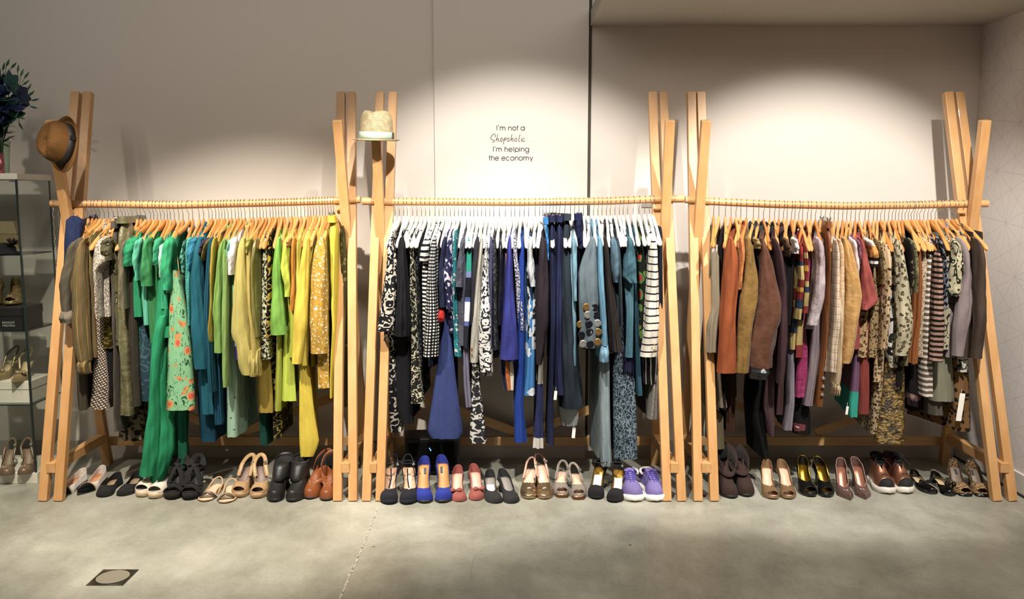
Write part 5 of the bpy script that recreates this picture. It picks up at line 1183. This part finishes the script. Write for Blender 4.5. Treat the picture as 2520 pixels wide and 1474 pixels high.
# ---- sneakers
def sneaker(nm, lab, px, st, side):
    L = st['L']; W = st['W']; toe, yaw, htop = shoe_place(*px, L); d = Vector((-sin(yaw), -cos(yaw), 0)); heel = toe - d * L
    root = thing(nm, heel, lab, 'sneaker', 'shoes lined up under the racks', -yaw)
    la = Last(L, W, .03, .024, 'round', side)
    hi = st.get('hi', 0); ct = .07 + hi
    shoe_upper(la, .62, ct, .062 + hi * .9, .072, .040, 0, (.84, 2, -1) if st.get('cap') else None, 8).build('upper', st['up'], root, solid=.003, weld=2e-4, sub=1)
    rings = []
    for s in STN:
        w = max(.0008, la.w(s)) * 1.08 + .005 * min(1, la.w(s) / .014); y = la.y(s) + (.005 if s == 0 else 0) - (.006 if s == 1 else 0); c = la.cx(s); zt = .032 + .008 * sm((s - .85) / .15); z0 = .0005 + .010 * max(0, (s - .82) / .18) ** 2
        rings.append([(c - w, y, zt), (c + w, y, zt), (c + w * 1.02, y, .016), (c + w * .95, y, z0), (c - w * .95, y, z0), (c - w * 1.02, y, .016)])
    MB().loft(rings).build('sole', st['sole'], root)
    # tongue
    tz = lambda s: la.zb(s) + interp([(.3, .085 + hi), (.45, .078 + hi * .5), (.6, .070), (.75, .058)], s)[0]
    MB().loft([[(la.cx(s) + w_ * q, la.y(s) + (.01 if s < .3 else 0), tz(s) - .006 * q * q) for q in (-1, -.5, 0, .5, 1)] for s, w_ in ((.26, .024), (.36, .023), (.48, .021), (.6, .019), (.7, .017))], False, False, False).build('tongue', st['tongue'], root, solid=.005)
    m = MB(); r = random.Random(side + 5)
    for k in range(6):
        s = lerp(.38, .70, k / 5); w = lerp(.026, .02, k / 5); z = tz(s)
        for q in (-1, 1):
            m.tube([(la.cx(s) - q * w, la.y(s), z - .010), (la.cx(s) - q * w * .5, la.y(s) - .006, z + .003), (la.cx(s) + q * w * .5, la.y(s) - .014, z + .003), (la.cx(s) + q * w, la.y(s) - .022, z - .012)], .0022, 6)
    p = Vector((la.cx(.36), la.y(.36), tz(.36) + .004))
    for q in (-1, 1):
        m.tube([p, p + Vector((q * .018, -.006, .012)), p + Vector((q * .034, -.012, .0)), p + Vector((q * .02, -.014, .0)), p], .002, 6)
        m.tube([p, p + Vector((q * .016, -.03, .0)), p + Vector((q * .034, -.05, -.018)), p + Vector((q * .044, -.06, -.036))], .002, 6)
    m.build('laces', st['lace'], root)
    if st.get('cap'): shoe_upper(la, .62, ct, .062 + hi * .9, .072, .040, 0, None, 8, (.84, 2)).build('toe_cap', st['cap'], root, solid=.0034, weld=2e-4)
    # padded collar
    pts = [(la.w(.14) * .98 * cos(a), -.055 + .05 * sin(a), la.zb(.1) + ct - .006 + .006 * sin(a)) for a in [lerp(-.4, PI + .4, k / 16) for k in range(17)]]
    MB().tube(pts, .0065, 8).build('collar', st['lining'], root)
    return root
lil = dict(L=.255, W=.05, up=cloth('dots:#8678b8,#9d90cc;260;o'), sole=simple('white_rubber', '#e2ddd6', .5), tongue=simple('lilac_mesh', '#9a8cc8', .8), lace=simple('purple_lace', '#4c3f96', .7), lining=simple('pale_lining', '#cfc4c8', .9))
sneaker('sneaker', 'left shoe of the lilac running shoes with purple laces', (1563, 1238, 1549, 1154), lil, -1)
sneaker('sneaker', 'right shoe of the lilac running shoes with purple laces', (1618, 1238, 1587, 1155), lil, 1)
rose = simple('rose_gold_metallic', '#b87f66', .3, .8)
hit = dict(L=.24, W=.043, hi=.055, up=rose, sole=simple('white_foxing', '#d6d0c6', .5), tongue=simple('black_canvas', '#17161a', .8), lace=simple('black_lace', '#121214', .7), lining=simple('black_canvas', '#17161a', .8), cap=simple('black_canvas', '#17161a', .8))
sneaker('high_top_sneaker', 'left shoe of the rose gold high top sneakers with black laces', (2190, 1219, 2150, 1136), hit, -1)
sneaker('high_top_sneaker', 'right shoe of the rose gold high top sneakers, its shaft flopped', (2236, 1218, 2180, 1146), hit, 1)
# ---------------------------------------------------------------- wall lettering
def lettering():
    Y = WALLY - .031
    def P(x, y): 
        a, z = atY(1150 + x / 10.53, 280 + y / 10.53, Y); return (a, Y, z)
    def circ(cx, cy, rx, ry, a0=0, a1=360, n=22): return [(cx + rx * cos(math.radians(lerp(a0, a1, k / n))), cy + ry * sin(math.radians(lerp(a0, a1, k / n)))) for k in range(n + 1)]
    def I(x, b): return [[(x, b - 131), (x, b)]]
    def ap(x, b): return [[(x, b - 131), (x - 7, b - 103)]]
    def n_(x, b, w=74): return [[(x, b - 93), (x, b)], [(x, b - 50)] + circ(x + w / 2, b - 50, w / 2, 40, 180, 360, 12) + [(x + w, b)]]
    def m_(x, b, w=64): return n_(x, b, w) + [[(x + w, b - 50)] + circ(x + 1.5 * w, b - 50, w / 2, 40, 180, 360, 12) + [(x + 2 * w, b)]]
    def o_(x, b): return [circ(x, b - 46, 46, 46)]
    def t_(x, b): return [[(x, b - 131), (x, b)], [(x - 24, b - 88), (x + 24, b - 88)]]
    def a_(x, b): return o_(x, b) + [[(x + 48, b - 93), (x + 48, b)]]
    def h_(x, b): return [[(x, b - 131), (x, b)], [(x, b - 50)] + circ(x + 35, b - 50, 35, 40, 180, 360, 12) + [(x + 70, b)]]
    def e_(x, b): return [[(x - 46, b - 48), (x + 45, b - 48)] + circ(x, b - 46, 46, 46, -2, -320)]
    def c_(x, b): return [circ(x, b - 46, 46, 46, -45, -315)]
    lines = [I(768, 428) + ap(814, 428) + m_(852, 428) + n_(1068, 428) + o_(1218, 428) + t_(1300, 428) + a_(1435, 428),
      [[(716, 610), (730, 570), (718, 530), (690, 520), (640, 560), (603, 630), (620, 660), (660, 676), (700, 682), (714, 698), (690, 726), (648, 738)],
       [(790, 530), (768, 610), (750, 714)], [(755, 690), (785, 640), (806, 632), (810, 655), (800, 695), (812, 714), (840, 700)], circ(885, 672, 26, 44),
       [(962, 625), (948, 680), (936, 792)], [(946, 680), (975, 630), (1005, 618), (1012, 645), (985, 682), (955, 690)], circ(1060, 672, 26, 44),
       [(1160, 532), (1140, 620), (1124, 716)], [(1130, 690), (1160, 640), (1182, 632), (1184, 655), (1174, 695), (1190, 716), (1210, 700)], circ(1258, 674, 27, 44),
       [(1365, 535), (1340, 630), (1330, 700), (1345, 724), (1365, 710)], [(1410, 630), (1396, 690), (1404, 722), (1425, 700)], [(1411, 586), (1412, 594)],
       [(1482, 632), (1462, 626), (1442, 650), (1434, 695), (1456, 724), (1502, 690)], [(1546, 708), (1551, 709)], [(1620, 708), (1626, 709)], [(1698, 708), (1704, 709)]],
      I(675, 978) + ap(722, 978) + m_(757, 978) + h_(975, 978) + e_(1120, 978) + [[(1196, 847), (1196, 978)]] + [[(1240, 885), (1240, 1010)]] + o_(1287, 978) + [[(1357, 885), (1357, 978)], [(1357, 858), (1357, 864)]] + n_(1398, 978) + o_(1548, 978) + [[(1594, 885), (1594, 990), (1580, 1015), (1550, 1022), (1520, 1012), (1508, 998)]],
      t_(578, 1205) + h_(628, 1205) + e_(768, 1205) + e_(935, 1205) + c_(1052, 1205) + o_(1165, 1205) + n_(1242, 1205) + o_(1387, 1205) + m_(1462, 1205) + [[(1620, 1112), (1662, 1205)], [(1698, 1112), (1660, 1205), (1642, 1242)]]]
    x, _, z = P(1130, 760); org = Vector((x, Y, z))
    root = thing('wall_lettering', org, 'grey vinyl wall lettering joking about shopping, on the pale pillar', 'lettering')
    mt = simple('grey_vinyl', '#4a413c', .7)
    for k, ln in enumerate(lines):
        m = MB()
        for s in ln: m.tube([P(*q) for q in s], 0.0017 if k == 1 else .002, 6)
        m.build('script_line' if k == 1 else 'text_line', mt, root, org=org)
lettering()
# ---------------------------------------------------------------- hats
def hat(nm, lab, loc, up, front, mat, bandm, sx=.082, sy=.098, H=.108, brim=.036, dent=.03, curl=.012, wave=0, turn=0):
    up = Vector(up).normalized(); fr = Vector(front); fr = (fr - up * fr.dot(up)).normalized(); rt = fr.cross(up)
    R = Matrix((rt, fr, up)).transposed()
    root = thing(nm, loc, lab, 'hat')
    N = 44
    def ring(sc, z, topk=0, off=0):
        out = []
        for k in range(N):
            a = 2 * PI * k / N; x = (sx * sc + off) * cos(a); y = (sy * sc + off) * sin(a); zz = z
            pin = math.exp(-((a - PI / 2 - .55) / .3) ** 2) + math.exp(-((a - PI / 2 + .55) / .3) ** 2)
            h = sm((z - H * .4) / (H * .6)); x *= 1 - .14 * pin * h; y *= 1 - .12 * pin * h
            zz -= topk * dent * math.exp(-(x / .018) ** 2) * (1 if y < .05 else .7) + topk * .014 * max(0, -y / sy) 
            out.append(R @ Vector((x, y, zz)))
        return out
    rings = [ring(1.0, 0), ring(.985, H * .28), ring(.965, H * .52), ring(.935, H * .70, .1), ring(.885, H * .83, .3), ring(.80, H * .93, .6), ring(.68, H * .985, .85), ring(.5, H, 1), ring(.3, H * .995, 1), ring(.1, H * .99, 1)]
    MB().loft(rings, False, True).build('crown', mat, root, solid=.003)
    br = []
    for q, (off, dz) in enumerate(((0, .002), (.25, -.003), (.5, -.006), (.75, -.006), (1, -.002))):
        out = []
        for k in range(N):
            a = 2 * PI * k / N; x = (sx + brim * off) * cos(a); y = (sy + brim * off * (1.05)) * sin(a)
            z = dz + off ** 2 * (curl * (.6 + .4 * cos(2 * a)) + (curl * 1.1 if sin(a) < 0 else -curl * .6) * abs(sin(a)))
            out.append(R @ Vector((x, y, z)))
        br.append(out)
    MB().loft(br, False, False).build('brim', mat, root, solid=.003)
    MB().loft([ring(1.0, .003, 0, .0025), ring(.99, .016, 0, .0025), ring(.975, .036, 0, .0025)], False, False).build('hat_band', bandm, root, solid=.001)
    a = R @ Vector((-sx - .005, -.01, .018)); m = MB(); m.box(a, (.004, .02, .034), R); m.build('band_bow', bandm if not turn else simple('dark_clasp', '#3a3430', .5), root, smooth=False, bevel=.001)
def feltm(n, h, sc):
    t = NT(n, .85, spec=.2); f = t.noise(sc, None, 4, .7); g = t.noise(7, None, 3); a = lin(h)
    hh = t.math('ADD', t.math('MULTIPLY', f, .5), t.math('MULTIPLY', g, .5))
    t.bump(f, .2, .003); return t.col(t.ramp(hh, [(.35, tuple(x * .65 for x in a[:3]) + (1,)), (.65, tuple(min(1, x * 1.2) for x in a[:3]) + (1,))]))
def strawm():
    t = NT('woven_straw', .75, spec=.25); x = t.sep(t.warp(.004, 40)); w = t.math('SINE', t.math('MULTIPLY', x[2], 1150)); f = t.noise(55, None, 3)
    h = t.math('ADD', t.math('MULTIPLY', w, .3), f); t.bump(h, .35, .003)
    return t.col(t.ramp(h, [(.2, lin('#8a7856')), (.55, lin('#b3a380')), (.85, lin('#c8b99a'))]))
hx, hz = atY(146, 352, 4.2)
hat('fedora', 'brown felt fedora with a black band hung on the left rack post', (hx + .012, 4.235, hz - .005), (-.50, -.80, .22), (.12, -.10, -1), feltm('tan_felt', '#6e4c2a', 130), simple('black_ribbon', '#1d1b1a', .6), .084, .102, .112, .034, .026, .016)
hx, hz = atY(926, 345, 4.27)
hat('straw_hat', 'natural straw trilby with a pale mint band on the middle rack post', (hx, 4.272, hz + .004), (.03, -.06, 1), (-.25, -1, 0), strawm(), simple('mint_ribbon', '#a9bcae', .6), 0.08, .094, .138, .034, .020, .004, turn=1)
# ---------------------------------------------------------------- glass cabinet at the left
CX1, CX0, CY0, CY1 = -2.522, -2.95, 4.388, 4.70
ct = 1.615
cw = simple('white_laminate', '#cfcabd', .5)
cab = thing('display_cabinet', ((CX0 + CX1) / 2, (CY0 + CY1) / 2, 0), 'glass display cabinet with white top and base beside the left rack', 'cabinet'); CO = cab.location
cmx, cmy, cwx, cdy = (CX0 + CX1) / 2, (CY0 + CY1) / 2, CX1 - CX0, CY1 - CY0
MB().box((cmx, cmy, .03), (cwx + .01, cdy + .01, .06)).build('base', cw, cab, smooth=False, org=CO, bevel=.002)
MB().box((cmx, cmy, ct), (cwx + .012, cdy + .012, .03)).build('top_panel', cw, cab, smooth=False, org=CO, bevel=.002)
GL = glass(); DG = simple('dark_glass_edge', '#1f2a28', .2, 0, .3)
for nm, c, d in (('side_pane', (CX1 - .003, cmy, .83), (.005, cdy - .006, 1.54)), ('side_pane', (CX0 + .003, cmy, .83), (.005, cdy - .006, 1.54)), ('back_pane', (cmx, CY1 - .003, .83), (cwx - .014, .005, 1.54)), ('door', (cmx - .004, CY0 + .003, .83), (cwx - .012, .005, 1.53))):
    MB().box(c, d).build(nm, GL, cab, smooth=False, org=CO)
MB().box((CX1 - .004, CY0 + .001, .83), (.009, .009, 1.54)).build('edge_seal', DG, cab, smooth=False, org=CO)
MB().box((CX1 - .003, CY1 - .002, .83), (.006, .005, 1.54)).build('edge_seal', DG, cab, smooth=False, org=CO)
MB().box((CX1 - .02, CY0 - .003, ct - .022), (.03, .006, .012)).build('hinge', CHROME, cab, smooth=False, org=CO)
SZ = []
for v in (628, 816, 998):
    _, z = atY(30, v, CY0); SZ.append(z)
    sh = MB().box((cmx, cmy, z), (cwx - .014, cdy - .02, .006)).build('shelf', glass('shelf_glass', (.86, .93, .90, 1)), cab, smooth=False, org=CO)
    MB().box((cmx, CY0 + .011, z), (cwx - .014, .003, .0065)).build('shelf_edge', DG, sh, smooth=False, org=(0, 0, 0)).location = -CO
    MB().box((CX1 - .0095, cmy, z), (.003, cdy - .02, .0065)).build('shelf_edge', DG, sh, smooth=False).location = -CO
# cabinet contents
def shoebox(lab, c, d, mat, lid, text=None):
    r = thing('shoe_box', (c[0], c[1], c[2]), lab, 'box', None, 0)
    MB().box((0, 0, d[2] * .42), (d[0], d[1], d[2] * .84)).build('box', mat, r, smooth=False, bevel=.001)
    MB().box((0, 0, d[2] * .80), (d[0] + .006, d[1] + .006, d[2] * .38)).build('lid', lid, r, smooth=False, bevel=.0015)
    for k, tx in enumerate(text or ()):
        cu = bpy.data.curves.new('lettering', 'FONT'); cu.body = tx; cu.size = .0155; cu.align_x = 'CENTER'; cu.extrude = .0003
        tmp = bpy.data.objects.new('lettering', cu); me = bpy.data.meshes.new_from_object(tmp); bpy.data.objects.remove(tmp); o = bpy.data.objects.new('lettering', me); C.objects.link(o); o.parent = r; me.materials.clear()
        o.location = (.097, -d[1] / 2 - .0038, d[2] * .28 - .016 * k); o.rotation_euler = (PI / 2, 0, 0); me.materials.append(simple('silver_print', '#a9a6a0', .5))
shoebox('black shoe box with silver lettering on a cabinet shelf', (-2.735, 4.53, SZ[1] + .0035), (.33, .20, .118), simple('black_card', '#1b1819', .5), simple('black_card', '#1b1819', .5), ('BADGLEY', 'MISCHKA'))
shoebox('plain white shoe box on the lowest glass shelf', (-2.715, 4.535, SZ[2] + .0035), (.33, .20, .118), simple('white_card', '#c9c3b5', .6), simple('white_card', '#c9c3b5', .6))
gp = simple('champagne_metal', '#a08a62', .3, .7); pin = simple('peach_footbed', '#e3bfa8', .35)
z2 = SZ[1] + .0035 + .119; z3 = SZ[2] + .0035 + .119
pk = dict(group='shoes in the glass cabinet')
gst = dict(up=gp, plat=.012, L=.20, W=.040, peep=.09, sv=.70, heelh=.085, ex=('brooch',), heel='block', **{'in': simple('champagne_footbed', '#8c6f4c', .4)})
pair('peep_toe_pump', ('left shoe of the champagne heels on the black box, cut by the photo edge', 'right shoe of the champagne heels on the black shoe box'), [(-18, 752, 0, 676), (22, 752, 38, 678)], gst, floorz=z2, **pk)
sst = dict(kind='sling', up=simple('gold_satin', '#8f7f5c', .35, .4), L=.20, W=.037, toe='point', sv=.68, heelh=.075, counter=.075, strapw=.012, ex=('bow',), **{'in': simple('sand_footbed', '#a59372', .45)})
pair('slingback', ('left shoe of the gold satin slingbacks on the white box', 'right shoe of the gold satin slingbacks on the white box'), [(-8, 938, 40, 862), (28, 943, 72, 858)], sst, floorz=z3, **pk)
bst = dict(kind='sling', up=simple('bronze_satin', '#6c5a48', .4, .3), L=.20, W=.038, sv=.72, heelh=.085, counter=.06, ex=('brooch',), **{'in': simple('bronze_footbed', '#75614e', .45)})
pair('jewelled_sandal', ('left shoe of the bronze satin heels with jewelled toes in the cabinet', 'right shoe of the bronze satin heels with jewelled toes in the cabinet'), [(14, 1172, 30, 1086), (56, 1170, 68, 1084)], bst, floorz=.061, **pk)
hb = thing('handbag', (-2.70, 4.56, SZ[0] + .0035), 'small beige handbag on the top cabinet shelf', 'bag')
MB().loft([[(a * w, b * .03, z) for a, b in ((-1, -1), (1, -1), (1, 1), (-1, 1))] for w, z in ((.078, 0.02), (.076, .09), (.062, .165))]).build('bag_body', leather('beige_bag_leather', '#8a7c5c'), hb, smooth=False, bevel=.008)
MB().loft([[(a * w, b * .031 - .001, z) for a, b in ((-1, -1), (1, -1), (1, 1), (-1, 1))] for w, z in ((.077, .10), (.064, .166))]).build('flap', leather('beige_bag_leather_flap', '#978868'), hb, smooth=False, bevel=.004)
kh = thing('cloche_hat', (-2.66, 4.46, SZ[0] + .004), 'black hat with a dark flower in front of the beige handbag', 'hat')
MB().lathe([(.085, 0), (.088, .004), (.062, .012), (.058, .035), (.045, .05), (.02, .056), (0, .057)], n=28).build('crown', simple('black_felt', '#121113', .9), kh)
m = MB(); r = random.Random(11)
for k in range(16):
    a = r.uniform(0, 6.28); e = r.uniform(.2, 1.3); d = Vector((cos(a) * cos(e), sin(a) * cos(e), sin(e))); p = Vector((.062, -.02, .045))
    m.loft([[p + d * t + d.cross(Vector((0, 0, 1))).normalized() * w * q for q in (-1, 0, 1)] for t, w in ((0, .002), (.016, .011), (.03, .009), (.042, .001))], False, False, False)
m.build('flower', simple('dark_petal', '#2a2422', .7), kh, solid=.0008)
# ---------------------------------------------------------------- bouquet on the cabinet
vz = ct + .016
bq = thing('bouquet', (-2.675, 4.50, vz), 'bouquet of blue and green orchids in a glass vase on the cabinet', 'plant')
MB().lathe([(.0, .004), (.048, .004), (.052, .08), (.06, .17), (.0575, .17), (.049, .08), (.045, .01), (0, .009)], n=30).build('vase', glass('vase_glass', (.88, .95, .90, 1)), bq)
r = random.Random(21)
leafm = simple('bouquet_leaf', '#1f4a34', .5); tealm = simple('teal_petal', '#0f4f50', .5); bluem = simple('blue_petal', '#15244f', .5); budm = simple('green_bud', '#36614a', .5)
def petals(p, n, ln, wd, tilt, rr):
    m = MB()
    ax = Vector((rr.uniform(-1, 1), rr.uniform(-1, .3), rr.uniform(-.2, 1))).normalized(); u = ax.orthogonal().normalized(); v = ax.cross(u)
    for k in range(n):
        a = 2 * PI * k / n + rr.uniform(-.2, .2); d = (u * cos(a) + v * sin(a)) * cos(tilt) + ax * sin(tilt); s = d.cross(ax).normalized()
        m.loft([[p + d * ln * 1.35 * t + s * wd * 1.5 * w * q + ax * (.18 * ln * (1 - abs(q)) * -t * (1 - t)) for q in (-1, -.5, 0, .5, 1)] for t, w in ((0, .08), (.3, .8), (.55, 1), (.8, .65), (1, .05))], False, False, False)
    return m
st = MB(); blooms = []
ends = [(.04, -.06, .26), (.06, -.03, .24), (-.03, -.07, .22), (.03, -.07, .43), (.075, -.03, .40), (.0, -.08, .40), (.055, -.06, .345), (.08, 0, .30), (.02, -.03, .49), (-.03, -.06, .45), (.02, -.05, .40), (.055, -.05, .375), (-.04, -.05, .40), (.07, -.02, .335), (.02, -.08, .335), (.05, -.07, .30), (-.02, -.08, .27), (.0, -.03, .46), (.055, 0, .455), (-.02, 0, .42), (.05, -.03, .42), (.09, 0, .46), (.11, .01, .36), (.06, -.04, .33), (-.06, -.03, .36), (.03, .02, .50), (-.03, -.05, .30), (.09, -.02, .27), (.04, -.06, .25), (-.10, 0, .44), (.13, 0, .40), (.0, -.06, .37), (.07, .03, .31), (-.09, -.02, .28), (.02, -.07, .20)]
for k, e in enumerate(ends):
    st.tube([(e[0] * .1, e[1] * .1, .02), (e[0] * .25, e[1] * .25, .17), (e[0] * .7, e[1] * .7, .17 + (e[2] - .17) * .6), e], .0022, 6)
    petals(Vector(e), 6, r.uniform(.042, .056), r.uniform(.015, .02), r.uniform(.1, .6), r).build('orchid', (bluem, tealm, bluem, leafm)[k % 4], bq, solid=.001)
for e, t in (((.115, -.01, .42), [(.145, 0, .50), (.165, 0, .49), (.13, 0, .52), (.155, 0, .455)]), ((.13, 0, .36), [(.18, 0, .40), (.195, 0, .375), (.185, 0, .345), (.17, .01, .43)]), ((.04, 0, .48), [(.075, 0, .55), (.10, 0, .54), (.055, 0, .53), (.02, 0, .56)]), ((.1, 0, .3), [(.13, -.01, .29), (.12, 0, .26)])):
    for q in t:
        st.tube([e, tuple((a + b) / 2 + .006 for a, b in zip(e, q)), q], .0014, 5)
        d = (Vector(q) - Vector(e)).normalized(); rot = d.to_track_quat('Z', 'Y').to_matrix()
        MB().loft([[Vector(q) + rot @ Vector((w * cos(2 * PI * j / 8), w * .6 * sin(2 * PI * j / 8), z)) for j in range(8)] for w, z in ((.002, -.004), (.008, .008), (.009, .018), (.005, .03), (.0006, .04))]).build('bud', budm if q[0] < .18 else tealm, bq)
st.build('stems', simple('green_stem', '#3a5a34', .6), bq)
lf = MB()
for k in range(60):
    a = r.uniform(0, 6.28); p = Vector((.05 * cos(a), .04 * sin(a), r.uniform(.15, .30))); d = Vector((cos(a) * .9, sin(a) * .7, r.uniform(-.5, .5))).normalized(); s = d.cross(Vector((0, 0, 1))).normalized(); ln = r.uniform(.035, .06)
    lf.loft([[p + d * ln * t + s * .012 * w * q for q in (-1, 0, 1)] for t, w in ((0, .1), (.35, 1), (.7, .7), (1, .05))], False, False, False)
lf.build('leaves', simple('dark_leaf', '#1c3320', .6), bq, solid=.0008)
cxp, czp = atY(9, 400, 4.46)
cp = thing('candle_jar', (cxp - .003, 4.44, vz), 'tall rose metallic candle jar beside the vase', 'jar')
MB().lathe([(.014, 0), (.016, .003), (.016, .105), (.0135, .105), (.0135, .012), (0, .011)], n=24).build('jar', simple('rose_metal', '#a8636a', .2, .7), cp)
# ---------------------------------------------------------------- speaker, cables, chain
sx, sz = atY(1063, 1094, 4.6)
sp = thing('subwoofer', (sx, 4.615, 0), 'black subwoofer box on the floor behind the blue heels', 'speaker', None, .12)
MB().box((0, 0, .108), (.30, .19, .20)).build('cabinet', simple('matt_black', '#0c0c0d', .45), sp, smooth=False, bevel=.006)
MB().box((0, -.0965, .105), (.27, .004, .16)).build('grille', cloth('knit:#0d0d0e;900'), sp, smooth=False, bevel=.001)
le = NT('blue_led', .4); le.b.inputs['Emission Color'].default_value = (.12, .4, 1, 1); le.b.inputs['Emission Strength'].default_value = 5; le.col((.1, .3, .9, 1))
for k, (a, b) in enumerate(((-.018, .155), (-.015, .149), (-.011, .146), (-.011, .141))):
    MB().box((a, -.0995, b), (.004, .002, .003)).build('indicator_light', le.m, sp, smooth=False)
for q in (-.12, .12):
    for w in (-.07, .07): MB().lathe([(.012, 0), (.012, .01)], (q, w, 0), 12).build('foot', BLACKP, sp)
def cable(lab, px, Y):
    pts = []
    for u, v in px: x, z = atY(u, v, Y); pts.append((x, Y, z))
    fine = []
    for i in range(len(pts) - 1):
        p0 = Vector(pts[max(0, i - 1)]); p1 = Vector(pts[i]); p2 = Vector(pts[i + 1]); p3 = Vector(pts[min(len(pts) - 1, i + 2)])
        for k in range(6):
            t = k / 6; fine.append(.5 * ((2 * p1) + (p2 - p0) * t + (2 * p0 - 5 * p1 + 4 * p2 - p3) * t * t + (3 * p1 - p0 - 3 * p2 + p3) * t ** 3))
    tag(MB().tube(fine + [pts[-1]], .003, 8).build('cable', BLACKP, None, org=pts[0]), lab, 'cable')
cable('thin black cable hanging across the wall behind the middle rack legs', [(880, 1017), (882, 1036), (893, 1056), (912, 1078), (930, 1093), (950, 1108), (966, 1116), (985, 1130)], 4.815)
def chain():
    x, z = hookpt(1, 135); m = MB()
    for dx, dyy in ((0, -.022), (.004, .022)):
        for k in range(120):
            m.ball((dx + .003 * sin(k * .7), dyy + .0, -.02 - k * .0052), (.0022,) * 3, 6, 4)
    for k in range(9): a = PI * k / 8; m.ball((.001, -.022 * cos(a), .022 * sin(a) - .002), (.0022,) * 3, 6, 4)
    tag(m.build('bead_chain', simple('silver_bead', '#c8c6c0', .2, .9), None, org=None), 'long silver bead chain looped over the left end of the rail', 'necklace').location = (x, RY, z)
chain()
